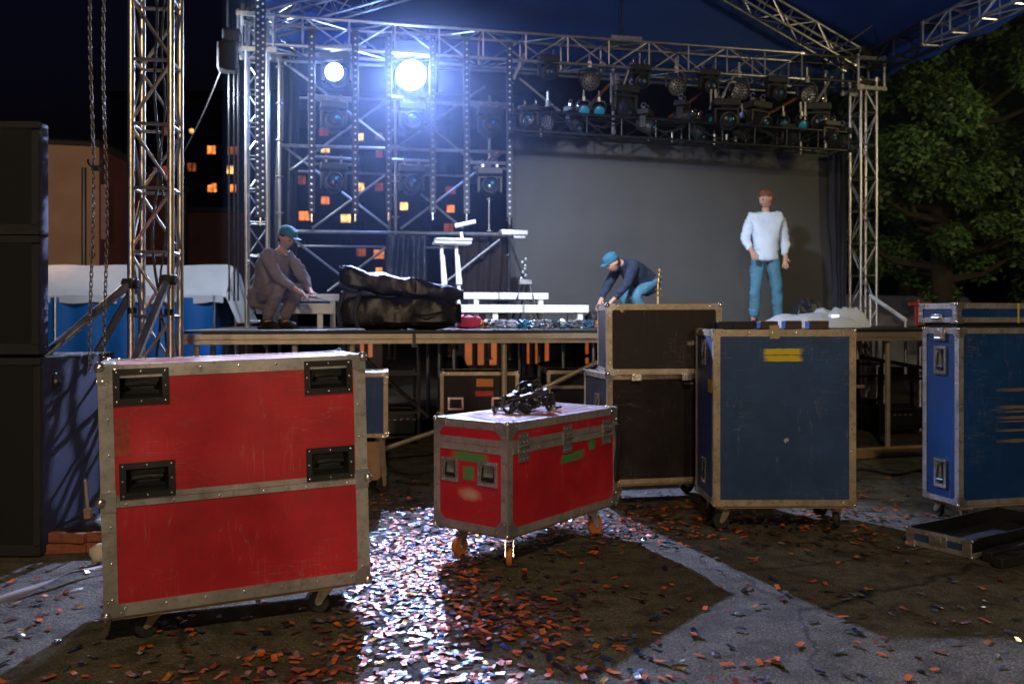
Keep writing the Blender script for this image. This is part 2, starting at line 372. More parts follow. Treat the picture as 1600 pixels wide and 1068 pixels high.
def case(label, loc, rz, w, d, h, base, panel, trim, tw=.035, seams=(), ballr=.02, holes={}, group=None, cat='flight case', rot=None, casters=(), tyre=None, name='flight_case', cmat=None, csize=.06, bottom=True, top_tilt=0, plate=False):
    root = thing(name, label, cat, loc, rz, group, rot)
    p = .0035
    mb = MB()
    for f in ('front','back','left','right','top'):
        X = face_mx(f, w, d, h, base)
        W = w if f in ('front','back','top') else d; H = d if f == 'top' else h
        hs = [(a, b, wa-.03, hb-.03) for (a, b, wa, hb) in holes.get(f, ())]
        pit_face(mb, X, W, H, hs, .05)
    mb.add([(-w/2,-d/2,base),(w/2,-d/2,base),(w/2,d/2,base),(-w/2,d/2,base)], [(3,2,1,0)])
    mb.build('body', panel, root, smooth=False)
    tr = MB(); rv = tr
    for f in ('front','back','left','right'):
        X = face_mx(f, w, d, h, base); W = w if f in ('front','back') else d
        e = p if f in ('front','back') else 0
        for s in (-1, 1):
            tr.box((s*(W/2+e-(tw+e)/2), h/2, p/2), (tw+e, h, p), X)
            k = max(2, int(h/.13))
            for i in range(k): rivet(rv, X, s*(W/2-tw*.6), h*(i+.5)/k, p)
        for z in (tw/2, h-tw/2): 
            tr.box((0, z, p/2), (W-2*tw, tw, p), X)
            k = max(2, int(W/.15))
            for i in range(k): rivet(rv, X, -W/2+W*(i+.5)/k, z+tw*.1, p)
        for z, sw in seams:
            tr.box((0, z+sw*.27, p/2), (W-2*tw, sw*.46, p), X); tr.box((0, z-sw*.25, p/2+.001), (W-2*tw, sw*.5, p+.002), X)
            k = max(2, int(W/.18))
            for i in range(k): rivet(rv, X, -W/2+W*(i+.5)/k, z-sw*.3, p+.002)
    X = face_mx('top', w, d, h, base)
    for s in (-1, 1):
        tr.box((0, d/2+s*(d/2+p-(tw+p)/2), p/2), (w+2*p, tw+p, p), X)
        tr.box((s*(w/2+p-(tw+p)/2), d/2, p/2), (tw+p, d-2*tw, p), X)
    tr.build('edge_trim', [trim, M['chrome']], root)
    for sz in ((-1, 1) if bottom else (1,)):
        for sx in (-1, 1):
            for sy in (-1, 1): corner(root, w, d, h, base, sx, sy, sz, ballr, cmat or M['chrome'], csize)
    if plate:
        b = MB(); b.box((0,0,base-.009), (w*.96,d*.96,.016)); b.build('base_plate', M['wood'], root)
    for (x, y, a) in casters: caster(root, x, y, base-(.017 if plate else 0), a, tyre or M['rubber'])
    return root
def patch(root, name, X, a, b, w, h, m, rot=0, n=.004, ragged=0.0, th=.0008):
    mb = MB(); pts = []
    K = 10
    for (x0,y0,x1,y1) in ((-w/2,-h/2,w/2,-h/2),(w/2,-h/2,w/2,h/2),(w/2,h/2,-w/2,h/2),(-w/2,h/2,-w/2,-h/2)):
        for i in range(K):
            t = i/K; pts.append((x0+(x1-x0)*t+random.uniform(-1,1)*ragged*h, y0+(y1-y0)*t+random.uniform(-1,1)*ragged*h))
    mb.prism(pts, n, n+th, X @ T(a, b, 0) @ RZ(rot))
    return mb.build(name, m, root, smooth=False)
HAZE = 0.006
# ================================================================ camera, world, lights
cam = bpy.data.cameras.new('camera'); co = bpy.data.objects.new('camera', cam); COL.objects.link(co)
co.location = (0, 0, CH); co.rotation_euler = (R(90), 0, 0)
cam.lens = 30; cam.sensor_width = 36; cam.shift_y = -34/1600; cam.clip_end = 1000; cam.clip_start = .05
cam.dof.use_dof = True; cam.dof.focus_distance = 4.3; cam.dof.aperture_fstop = 2.8
scn.camera = co
w = bpy.data.worlds.new('World'); scn.world = w; w.use_nodes = True
nt = w.node_tree; bg = nt.nodes['Background']
sky = nt.nodes.new('ShaderNodeTexSky'); sky.sky_type = 'NISHITA'; sky.sun_disc = False
sky.sun_elevation = R(-4); sky.sun_rotation = R(200)
mxc = nt.nodes.new('ShaderNodeMix'); mxc.data_type = 'RGBA'; mxc.blend_type = 'MULTIPLY'; mxc.inputs[0].default_value = 1
nt.links.new(sky.outputs[0], mxc.inputs[6]); mxc.inputs[7].default_value = (.8,.9,2.6,1)
nt.links.new(mxc.outputs[2], bg.inputs['Color']); bg.inputs['Strength'].default_value = .15
scn.view_settings.view_transform = 'Standard'; scn.view_settings.look = 'None'; scn.view_settings.exposure = 0
scn.cycles.use_denoising = True
scn.cycles.max_bounces = 6; scn.cycles.volume_bounces = 0; scn.cycles.sample_clamp_indirect = 4; scn.cycles.sample_clamp_direct = 40
def lamp(name, kind, loc, energy, color, target=None, size=.1, cone=None, blend=.3):
    l = bpy.data.lights.new(name, kind); o = bpy.data.objects.new(name, l); COL.objects.link(o)
    l.energy = energy; l.color = color; l.shadow_soft_size = size; o.location = loc
    if cone: l.spot_size = R(cone); l.spot_blend = blend
    if target is not None: o.rotation_euler = (Vector(target)-Vector(loc)).to_track_quat('-Z', 'Y').to_euler()
    return o
KEY = PS(642, 115, 3.75)
lamp('key_beam', 'SPOT', KEY+Vector((0,-.12,0)), 4700, (.46,.54,1), (.1, 3.2, 0), .05, 51, .3)
lamp('left_beam', 'SPOT', PS(521,110,3.75)+Vector((0,-.12,0)), 450, (.45,.6,1), (-3.5, 3, 0), .05, 70, .8)
lamp('side_beam', 'SPOT', KEY+Vector((.1,-.14,0)), 1300, (.6,.75,1), P(1010,540,9.0), .05, 9, .6)
lamp('lamp_spill', 'POINT', KEY+Vector((0,-.15,0)), 130, (.25,.42,1), None, .12)
lamp('front_truss_lamp', 'SPOT', S(2.6,-1.6,4.3), 1900, (.74,.83,1), S(4.6,2.6,1.5), .12, 66, .8)
lamp('street_lamp_a', 'POINT', (2.2,-9.0,2.5), 640, (1,.76,.50), None, .10)
lamp('street_lamp_b', 'POINT', (-1.5,-8.0,2.3), 480, (1,.78,.54), None, .08)
lamp('street_lamp_c', 'POINT', (.3,-2.6,6.4), 1050, (1,.76,.46), None, .15)
lamp('far_street_lamp', 'POINT', (7.2,9.5,4.2), 130, (1,.85,.4), None, .3)
lamp('tent_fill', 'POINT', (-4.2,10.6,4.4), 460, (.75,.85,1), None, .1)  # added fill that whitens the tent; no lamp stands here
lamp('house_fill', 'POINT', (-9,15,4.5), 250, (1,.62,.42), None, .3)  # added fill that brightens the house walls, not a real lamp

# ================================================================ ground
def ground_mat():
    m = bpy.data.materials.new('asphalt'); m.use_nodes = True; nt = m.node_tree; N = nt.nodes; L = nt.links; b = N['Principled BSDF']; b.inputs['Specular IOR Level'].default_value = .35
    tc = N.new('ShaderNodeTexCoord')
    def noi(s, d=6, r=.6):
        n = N.new('ShaderNodeTexNoise'); n.inputs['Scale'].default_value = s; n.inputs['Detail'].default_value = d; n.inputs['Roughness'].default_value = r
        L.new(tc.outputs['Object'], n.inputs['Vector']); return n
    def ramp(src, p0, c0, p1, c1):
        r = N.new('ShaderNodeValToRGB'); e = r.color_ramp.elements; e[0].position = p0; e[1].position = p1; e[0].color = (*c0,1); e[1].color = (*c1,1)
        L.new(src, r.inputs[0]); return r.outputs[0]
    def mul(a, b_):
        x = N.new('ShaderNodeMix'); x.data_type = 'RGBA'; x.blend_type = 'MULTIPLY'; x.inputs[0].default_value = 1
        L.new(a, x.inputs[6]); L.new(b_, x.inputs[7]); return x.outputs[2]
    big = ramp(noi(.7, 8).outputs['Fac'], .3, (.108,.096,.066), .7, (.175,.156,.112))
    fine = ramp(noi(90, 3, .8).outputs['Fac'], .35, (.45,.45,.45), .7, (1.5,1.5,1.5))
    spots = ramp(noi(5, 10, .75).outputs['Fac'], .42, (.5,.48,.45), .55, (1,1,1))
    v = N.new('ShaderNodeTexVoronoi'); v.inputs['Scale'].default_value = 75; L.new(tc.outputs['Object'], v.inputs['Vector'])
    agg = ramp(v.outputs['Distance'], .1, (1.7,1.65,1.6), .45, (.8,.8,.8))
    dn = noi(1.6, 5); va = N.new('ShaderNodeVectorMath'); va.operation = 'MULTIPLY_ADD'
    L.new(dn.outputs['Color'], va.inputs[0]); va.inputs[1].default_value = (.5,.5,0); L.new(tc.outputs['Object'], va.inputs[2])
    ve = N.new('ShaderNodeTexVoronoi'); ve.feature = 'DISTANCE_TO_EDGE'; ve.inputs['Scale'].default_value = .55; L.new(va.outputs[0], ve.inputs['Vector'])
    crk = ramp(ve.outputs['Distance'], .002, (.3,.3,.3), .008, (1,1,1))
    L.new(mul(crk, mul(mul(mul(big, fine), spots), agg)), b.inputs['Base Color'])
    rr = ramp(noi(3, 6).outputs['Fac'], .35, (.72,)*3, .65, (.92,)*3); L.new(rr, b.inputs['Roughness'])
    bp = N.new('ShaderNodeBump'); bp.inputs['Strength'].default_value = .9; bp.inputs['Distance'].default_value = .006
    ad = N.new('ShaderNodeMath'); ad.operation = 'ADD'
    L.new(v.outputs['Distance'], ad.inputs[0]); L.new(noi(160, 3, .8).outputs['Fac'], ad.inputs[1])
    L.new(ad.outputs[0], bp.inputs['Height'])
    bp2 = N.new('ShaderNodeBump'); bp2.inputs['Strength'].default_value = .35; bp2.inputs['Distance'].default_value = .05
    L.new(noi(6, 5).outputs['Fac'], bp2.inputs['Height']); L.new(bp.outputs[0], bp2.inputs['Normal']); L.new(bp2.outputs[0], b.inputs['Normal'])
    return m
g = MB(); g.add([(-300,-100,0),(300,-100,0),(300,500,0),(-300,500,0)], [(0,1,2,3)])
tag(g.build('asphalt_ground', ground_mat(), smooth=False), kind='structure')

# ================================================================ red case, front left
rz1 = R(22.8)
W1, D1, H1, B1 = 1.10, .55, 1.035, .14
h1 = {'front': [(-.39,.945,.215,.15),(.385,.945,.215,.15),(-.375,.555,.215,.15),(.385,.555,.215,.15)]}
c1 = case('largest red flight case, seen flat on with four black sunken handles', (-1.267,3.969,0), rz1, W1, D1, H1, B1, M['red'], M['trim'], .052,
          seams=[(.475,.05)], ballr=.024, holes=h1, rot=(0, R(-1.4), rz1), csize=.075, plate=True)
X = face_mx('front', W1, D1, H1, B1)
for (a, b, wa, hb) in h1['front']: dish(c1, X, a, b, wa, hb, M['blackp'], M['chrome'], M['blackp'], True)
for s in (-1, 1):
    for sy in (-1, 1):
        mb = MB(); c = Vector((s*(W1/2+.004), sy*(D1/2), B1+.475)); mb.ball(c, .024, 12)
        mb.box((c.x-s*.028, c.y+sy*.005, c.z), (.06,.008,.085)); mb.build('ball_corner', M['chrome'], c1)
for (x, y, a) in ((-.37,-.17,R(200)),(.37,-.17,R(150)),(-.37,.17,R(160)),(.37,.17,R(20))):
    z0 = -x*math.tan(R(1.4)); cc = caster(c1, x, y, B1-.017-z0, a, M['rubber'], .05); cc.location.z = z0
sc_ = patch(c1, 'glue_residue', X, -.475, .74, .07, .16, mat('glue_residue', (.33,.05,.03), .7, 0, .4, 30), 0, .0006, .02)

# ================================================================ red case, centre
rz2 = R(52)
W2, D2, H2, B2 = 1.12, .53, .605, .19
CX2, CY2 = .112, 5.154
ca = [(-.42,-.17,R(215)),(.41,-.17,R(-20)),(-.42,.17,R(175)),(.41,.17,R(120))]
h2 = {'left': [(-.145,.325,.125,.135),(.13,.325,.14,.135)]}
c2 = case('small red flight case on orange wheels with hinges and green tape', (CX2,CY2,0), rz2, W2, D2, H2, B2, M['red'], M['trim'], .042,
          seams=[(.475,.075)], ballr=.017, holes=h2, casters=ca, tyre=M['tyre_or'], csize=.085, plate=True)
X = face_mx('left', W2, D2, H2, B2)
for hh in h2['left']: ring_dish(c2, X, *hh)
patch(c2, 'green_tape', X, .0, .405, .30, .05, M['greenfade'], R(-1), .0006, .04)
patch(c2, 'green_tape', X, -.01, .315, .09, .075, M['greenfade'], R(2), .0006, .04)
pl = MB(); pl.prism([(.125*math.cos(t), .045*math.sin(t)) for t in [i*math.pi/14 for i in range(28)]], .0006, .0014, X @ T(0,.2,0) @ RZ(R(-12)))
pl.build('pale_smear', M['smear'], c2, smooth=False)
X = face_mx('front', W2, D2, H2, B2)
for a in (-.425, 0., .43):
    hb = MB()
    hb.box((a,.515,.007), (.09,.062,.005), X); hb.box((a,.425,.007), (.09,.075,.005), X); hb.tube(X @ Vector((a-.045,.475,.009)), X @ Vector((a+.045,.475,.009)), .009, 10)
    for i in range(3):
        for z in (.53,.50,.445,.405): rivet(hb, X, a+(i-1)*.031, z, .0095, .006)
    hb.build('hinge', [M['plate'], M['chrome']], c2)
patch(c2, 'green_tape', X, .06, .355, .27, .05, M['greenfadex'], R(3), .0006, .04)
patch(c2, 'green_tape', X, .27, .405, .07, .06, M['green'], R(2), .0006, .03)
fl = MB(); fl.sheet(lambda s, t: X @ Vector((.52+.055*s+.008*math.sin(t*5), .50-.36*t, .012+.006*math.sin(s*6+t*7))), 6, 12)
fl.build('hanging_flap', M['black'], c2).modifiers.new('thick', 'SOLIDIFY').thickness = .006
X = face_mx('top', W2, D2, H2, B2)
pl = MB(); pl.box((0,D2/2,.001), (W2-.088,D2-.088,.002), X); pl.build('lid_panel', mat('lamp_glare_lid', (.75,.55,.58), .26, .3, .25, 5, .3, 60, .12), c2)  # key lamp's glare on the lid put into this pale colour
for (a, b, ww, hh, r) in ((-.44,.30,.22,.035,R(70)),(-.33,.06,.2,.03,R(6)),(.36,.18,.2,.02,R(-12)),(.22,.3,.1,.02,R(30)),(.44,.36,.08,.02,R(60))):
    patch(c2, 'black_tape', X, a, b, ww, hh, M['black'], r, .0022, .1)
patch(c2, 'red_tape', X, .02, .10, .26, .05, M['redlab'], R(4), .0023, .03)
# black lighting clamps piled on its lid
def clamp(label, loc, rot, s=1.):
    t = thing('lighting_clamp', label, 'clamp', loc, 0, 'black clamps piled on the centre case', rot)
    mb = MB(); pts = []
    for i in range(13):
        a = R(-60+i*250/12); pts.append((s*.036*math.cos(a), 0, s*(.036*math.sin(a))))
    mb.path(pts, s*.0105, 6); mb.box((-.02*s,0,-.045*s), (.075*s,.045*s,.022*s)); mb.box((-.015*s,0,.052*s), (.05*s,.03*s,.02*s))
    mb.build('hook', M['blackp'], t, bevel=.002)
    b = MB(); b.tube((.035*s,0,-.085*s), (.035*s,0,.01*s), .006*s, 8); b.tube((.035*s,0,-.075*s), (.035*s,0,-.062*s), .014*s, 6)
    b.build('bolt', M['chrome'], t)
    n = MB(); n.box((.035*s,.022*s,-.09*s), (.012*s,.035*s,.02*s)); n.box((.035*s,-.022*s,-.09*s), (.012*s,.035*s,.02*s)); n.lathe([(.012*s,-.1*s),(.015*s,-.08*s)], T(.035*s,0,0), 8)
    n.build('wing_nut', M['darksteel'], t, bevel=.002)
    return t
ztop = B2+H2
def on2(a, b, z): return Matrix.Translation((CX2,CY2,0)) @ RZ(rz2) @ Vector((a,b,ztop+z))
for i, (a, b, z, rot, s, lab) in enumerate((
    (.06,.02,.045,(R(90),R(10),R(20)),1.15,'black clamp lying flat at the bottom of the pile on the red case lid'),
    (-.07,-.02,.05,(R(80),R(-25),R(150)),1.1,'black clamp with its bolt sticking out toward the lid\'s near corner'),
    (.01,.05,.095,(R(10),R(60),R(40)),1.1,'black clamp propped on edge in the middle of the pile on the red case'),
    (.13,-.04,.045,(R(95),R(80),R(-20)),1.05,'black clamp lying at the far right of the pile on the red case'),
    (.05,-.01,.14,(R(20),R(15),R(200)),.9,'topmost black clamp crowning the pile on the red case'),
    (-.14,.05,.04,(R(70),R(120),R(60)),1.0,'black clamp lying loose at the far left of the pile on the red case'))):
    clamp(lab, on2(a, b, z), rot, s)
bt = thing('black_bracket', 'long black steel bracket leaning across the clamp pile on the red case', 'bracket', on2(-.03,0,.1), 0, None, (R(12),R(-14),R(10)))
mb = MB(); mb.box((0,0,0), (.26,.04,.028)); mb.box((-.1,0,.02), (.05,.05,.03)); mb.tube((-.16,0,-.005),(-.1,0,0),.018,10); mb.build('arm', M['lampbody'], bt, bevel=.004)
mb = MB(); mb.tube((-.172,0,-.006),(-.158,0,-.005),.013,10); mb.build('end_bolt', M['chrome'], bt)
wr = thing('coiled_safety_wire', 'short loop of safety wire curling up over the clamp pile', 'wire', on2(.03,.03,.13), 0)
mb = MB(); mb.path([(.07*math.cos(t)-.02*t/6, .03*math.sin(2*t), .045*math.sin(t)+.01) for t in [i*.35 for i in range(19)]], .005, 6); mb.build('loop', M['darksteel'], wr)

# ================================================================ blue cases
B3, H3, W3, D3 = .164, 1.122, .905, .52
h3 = {'left': [(.0,.975,.10,.17),(.0,.19,.10,.17)]}
cs = [(-.36,-.18,R(190)),(.36,-.18,R(60)),(-.36,.18,R(100)),(.36,.18,R(10))]
c3 = case('tall blue flight case with yellow label on its broad front', (1.74,5.71,0), R(.3), W3, D3, H3, B3, M['bluep'], M['trimtan'], .040,
          ballr=.012, holes=h3, casters=cs, tyre=M['rubber'], csize=.06, plate=True, cmat=M['trimtan'])
X = face_mx('left', W3, D3, H3, B3)
for hh in h3['left']: ring_dish(c3, X, *hh)
patch(c3, 'yellow_label', X, .18, .76, .12, .085, M['yellow'], 0, .0045, .02)
X = face_mx('front', W3, D3, H3, B3)
patch(c3, 'yellow_label', X, -.01, .985, .27, .038, M['yelfade'], 0, .0006, .04)
patch(c3, 'yellow_label', X, -.012, .942, .265, .038, M['yelfade'], R(.5), .0006, .04)
patch(c3, 'masking_tape', X, -.065, 1.11, .06, .085, M['mask'], R(3), .0045, .03)
patch(c3, 'scuff_mark', X, .01, .42, .03, .02, M['trim'], R(30), .0005, .2)
for i, (a, b, ww, hh, dd, lab) in enumerate(((-.30,.2,.10,.05,.08,'small dark box at the left end of the row on the blue case'),
    (-.16,.2,.16,.05,.09,'long low dark box second from left on the blue case'),
    (.02,.22,.12,.052,.09,'brown carton with blue end, in the middle of the row on the blue case'),
    (.19,.2,.11,.055,.09,'brown carton third along beside the gap on the blue case'),
    (.38,.22,.13,.055,.1,'brown carton with blue end at the right end of the row on the blue case'))):
    bx = thing('small_box', lab, 'box', (1.74+a*.95,5.71+b-.05,B3+H3+.004), R(random.uniform(-4,4)), 'small boxes on the blue case')
    MB().box((0,0,hh/2), (ww,dd,hh)).build('carton', mat('carton', (.06,.035,.02) if i > 1 else (.012,.012,.016), .7, 0, .2, 10), bx, bevel=.003)
    MB().box((-ww/2-.001,0,hh/2), (.002,dd*.9,hh*.9)).build('end_label', M['bluep'], bx)
    MB().box((0,0,hh+.001), (ww*.96,.02,.002)).build('sealing_tape', M['trimtan'] if i > 1 else M['blackp'], bx)

W4, D4, H4, B4 = .98, .33, 1.165, .13
h4 = {'left': [(.0,.95,.11,.19),(.0,.19,.11,.19)]}
c4 = case('tall blue flight case at right edge showing two chrome handles on its narrow end', (3.37,5.88,0), R(13.9), W4, D4, H4, B4, M['bluep2'], M['trim'], .034,
          ballr=.014, holes=h4, casters=[(-.4,-.1,R(250)),(.4,-.1,R(20)),(-.4,.1,R(90)),(.4,.1,0)], tyre=M['rubber'], csize=.06, plate=True)
X = face_mx('left', W4, D4, H4, B4)
for hh in h4['left']: ring_dish(c4, X, *hh)
lt = MB(); lt.box((0,1.125,.008), (.10,.085,.012), X); lt.box((0,1.13,.016), (.05,.05,.01), X); lt.tube(X @ Vector((-.03,1.10,.02)), X @ Vector((.03,1.10,.02)), .007); lt.build('latch', M['chrome'], c4, bevel=.003)
X = face_mx('front', W4, D4, H4, B4)
for (b, hh, a) in ((.755,.02,0),(.64,.022,.0),(.61,.012,.01),(.57,.02,0),(.545,.01,.01),(.485,.015,.0),(.415,.022,.0)):
    patch(c4, 'tan_label_streak', X, .02+a, b, .44, hh, M['tanfade'], 0, .0006, .12)
c5 = case('flat blue lid with chrome corners lying on top of the right edge blue case', (3.36,5.88,B4+H4+.004), R(13.5), 1.0, .35, .125, .036, M['bluep2'], M['trim'], .034, ballr=.014, csize=.055, cat='case lid')
MB().box((0,0,.018), (.94,.29,.036)).build('foam_pad', M['black'], c5)
X = face_mx('left', 1.0, .35, .125, .036)
lt = MB(); lt.box((0,.03,.006), (.10,.05,.01), X); lt.tube(X @ Vector((-.04,.03,.014)), X @ Vector((.04,.03,.014)), .008); lt.build('latch', M['chrome'], c5, bevel=.003)
X = face_mx('front', 1.0, .35, .125, .036)
patch(c5, 'yellow_strap', X, -.02, .062, .014, .13, M['yellow'], 0, .005, .0)

# open lid lying on the ground, bottom right
ty = thing('open_case_lid', 'shallow blue case lid lying upturned and empty on the ground at lower right', 'case lid', (0,0,0), 0)
ax, ay = Vector((.85,.53,0)).normalized(), Vector((-.53,.85,0)).normalized(); o0 = Vector((2.60,4.82,0))
TX = Matrix(((ax.x,ay.x,0,o0.x),(ax.y,ay.y,0,o0.y),(0,0,1,0),(0,0,0,1)))
ty.matrix_world = TX
Lw, Dw, Hw, th = 1.0, .40, .105, .012
mb = MB(); mb.box((Lw/2,Dw/2,.006), (Lw,Dw,.010))
for (c, s) in (((Lw/2,th/2,Hw/2+.006),(Lw,th,Hw-.01)),((Lw/2,Dw-th/2,Hw/2+.006),(Lw,th,Hw-.01)),((th/2,Dw/2,Hw/2+.006),(th,Dw-2*th,Hw-.01)),((Lw-th/2,Dw/2,Hw/2+.006),(th,Dw-2*th,Hw-.01))): mb.box(c, s)
mb.build('shell', M['blackp'], ty)
MB().box((-.0015,Dw/2,.055),(.003,Dw-.08,.05)).build('end_panel', M['bluep'], ty)
tr = MB()
for z in (.018, .09): tr.box((-.003,Dw/2,z), (.006,Dw-.002,.03))
for y in (.02, Dw-.02): tr.box((-.0035,y,.054), (.007,.04,.10))
tr.box((Lw/2,-.003,.018), (Lw,.005,.03))
tr.build('edge_trim', M['trim'], ty, bevel=.002)
tr = MB(); tr.box((Lw/2,-.003,.08), (Lw,.005,.05)); tr.build('dark_edge', M['blackp'], ty)
for (x, y, z) in ((0,0,0),(0,Dw,0),(0,0,Hw),(0,Dw,Hw)): 
    q = MB(); q.ball((x-.004,y,z+.008 if z == 0 else z-.004), .014, 10); q.box((-.009,y+(.028 if y == 0 else -.028),z+(.03 if z == 0 else -.028)), (.006,.05,.05)); q.build('ball_corner', M['chrome'], ty)
q = MB(); q.box((-.010,Dw/2,.062), (.006,.11,.06)); q.box((-.016,Dw/2,.066), (.008,.05,.035)); q.build('latch', M['chrome'], ty, bevel=.003)
MB().box((Lw/2,Dw/2,.020), (Lw-.03,Dw-.03,.012)).build('foam_lining', M['black'], ty)
for i, (x0, y0, lab) in enumerate(((.02,-.07,'longer black foam bar lying against the upturned blue lid'),(-.06,-.17,'black foam bar lying nearest the viewer, in front of the upturned blue lid'))):
    fb = thing('foam_bar', lab, 'foam bar', TX @ Vector((x0,y0,0)), math.atan2(ax.y, ax.x)+R(-3*i), 'black foam bars by the upturned lid')
    MB().box((.5,0,.03), (1.0,.06,.058)).build('bar', M['black'], fb, bevel=.006)
    MB().box((.15,0,.062), (.09,.055,.008)).build('end_cap', M['blackp'], fb)

# ================================================================ black/brown cases, centre right
h6 = {'left': [(.05,.55,.10,.15)]}
c6 = case('tall brown-black flight case, lower of the stack of two beside the blue case', (1.055,6.43,0), R(11), .88, .60, .778, .184, M['brownp'], M['trimtan'], .034, ballr=.012, holes=h6,
          casters=[(-.33,-.2,R(190)),(.33,-.2,R(20)),(-.33,.2,R(80)),(.33,.2,0)], tyre=M['rubber'], csize=.05, plate=True)
ring_dish(c6, face_mx('left', .88, .60, .778, .184), *h6['left'][0])
X = face_mx('front', .88, .60, .778, .184)
c7 = case('brown-black flight case on top of the stack beside the blue case, scuffed front', (1.076,6.31,.967), R(1.5), .817, .5, .495, 0, M['brownp'], M['trimtan'], .038, ballr=.02, csize=.06, rot=(0, R(-.3), R(1.5)))
X = face_mx('front', .817, .5, .495, 0)
for a in (-.2, .16):
    q = MB(); q.box((a,-.02,.006), (.07,.05,.008), X); q.box((a,-.015,.012), (.04,.03,.008), X); q.build('latch', M['chrome'], c7, bevel=.002)
q = patch(c7, 'scuff_mark', X, -.3, .46, .02, .03, M['tan'], R(20), .0006, .3)
patch(c7, 'scuff_mark', X, .19, .22, .05, .025, M['trim'], R(10), .0006, .3)
q = patch(c6, 'scuff_mark', face_mx('front', .88, .60, .778, .184), .17, .71, .07, .012, M['trim'], R(2), .0006, .3)

# ================================================================ loudspeakers at the left
def cabinet(label, x1, y0, y1, z0, z1, w, taper, blue=True, foot=True):
    t = thing('loudspeaker', label, 'loudspeaker', (x1-w/2, y0, z0), 0, 'stacked loudspeakers at left')
    H = z1-z0; D = y1-y0
    poly = [(-w/2,.012),(w/2,.012),(w/2,.09 if taper else D),(w/2-taper,D),(-w/2+taper,D)]
    MB().prism(poly, .0, H, I4).build('cabinet', M['speakside'] if blue else M['blackc'], t, bevel=.008)
    fr = MB()
    for (c, s) in (((0,0,.03),(w,.03,.06)),((0,0,H-.02),(w,.03,.04)),((-w/2+.02,0,H/2),(.04,.03,H-.10)),((w/2-.02,0,H/2),(.04,.03,H-.10))): fr.box(c, s)
    fr.build('front_frame', M['blackc'], t, bevel=.003)
    MB().box((0,-.004,H/2+.01), (w-.08,.012,H-.1)).build('grille', M['grille'], t)
    if blue and not taper:
        q = MB(); q.box((w/2+.002,.13,H-.14), (.006,.07,.09)); q.ball((w/2,.15,H-.15), .03, 8); q.build('side_handle', M['blackp'], t, bevel=.003)
    return t
cabinet('widest black loudspeaker at the bottom of the stack, its bluish side toward the stage', -2.68, 4.86, 5.75, .012, 1.135, 1.0, 0)
cabinet('middle black loudspeaker in the stack at left edge', -2.69, 4.86, 5.6, 1.155, 1.83, .9, .38, True)
cabinet('topmost black loudspeaker in the stack at left edge', -2.69, 4.86, 5.6, 1.835, 2.48, .9, .38, True)
# bricks and rubbish by the speakers
for i, (px, py, z, rz, lab) in enumerate(((98,866,0,.06,'red brick at the lower left of the small pile beside the loudspeakers'),(128,864,0,.02,'red brick at the lower right of the small pile, nearest the red case'),
      (100,866,.062,-.05,'red brick at the upper left of the small pile beside the loudspeakers'),(129,864,.062,.05,'red brick at the upper right of the small pile, nearest the red case'))):
    p = G(px, py); b = thing('brick', lab, 'brick', (p.x, p.y+.06, z), rz*2, 'bricks beside the loudspeakers')
    mb = MB(); mb.box((0,0,.03), (.235,.11,.058)); mb.build('block', M['brick'], b, bevel=.006)
p = G(125, 861)
bb = MB()
def crumple(s, t):
    x = (s-.5)*.42; y = (t-.5)*.3; e = min(s,1-s,t,1-t)
    return Vector((x, y, .125+.09*math.sin(s*3.1)*math.sin(t*3.1)*(.6+.6*noise.noise(Vector((s*4,t*4,3))))+.01*noise.noise(Vector((s*14,t*14,1))) - (.015 if e < .06 else 0)))
bb.sheet(crumple, 24, 18); o = bb.build('black_sheet', M['bag']); o.location = (p.x+.02, p.y+.12, 0); o.modifiers.new('t', 'SOLIDIFY').thickness = .004
tag(o, 'crumpled black plastic sheet thrown over the brick pile', 'plastic sheet')
st = thing('wooden_stake', 'short upright stake with a pale block foot, standing on the brick pile', 'stake', (p.x-.0, p.y+.10, .17), 0, None, (0, R(-5), 0))
MB().box((0,0,.03), (.04,.035,.06)).build('foot_block', M['wood'], st, bevel=.003); MB().tube((0,0,.06),(0,0,.22),.010).build('stick', M['trimtan'], st); MB().tube((0,0,.22),(0,0,.235),.013).build('tip', M['chrome'], st)
st = thing('metal_rod', 'thin metal rod leaning between the stake and the red case', 'rod', (p.x+.09, p.y+.12, .16), 0, None, (0, R(8), 0))
MB().tube((0,0,0),(0,0,.2),.007).build('shaft', M['steel'], st); MB().box((0,0,.2),(.03,.012,.012)).build('crossbar', M['chrome'], st)
p = G(153, 880); mb = MB(); mb.ball((0,0,.04), .055, 12, (.8,.7,1.))
o = mb.build('crumpled_paper', M['paper']); o.location = (p.x,p.y,0)
for v in o.data.vertices: v.co += Vector((noise.noise(v.co*30), noise.noise(v.co*30+Vector((5,0,0))), .5*noise.noise(v.co*30+Vector((0,7,0)))))*.02
zm = min(v.co.z for v in o.data.vertices)
for v in o.data.vertices: v.co.z -= zm
tag(o, 'crumpled cream paper cup standing beside the large red case', 'paper')
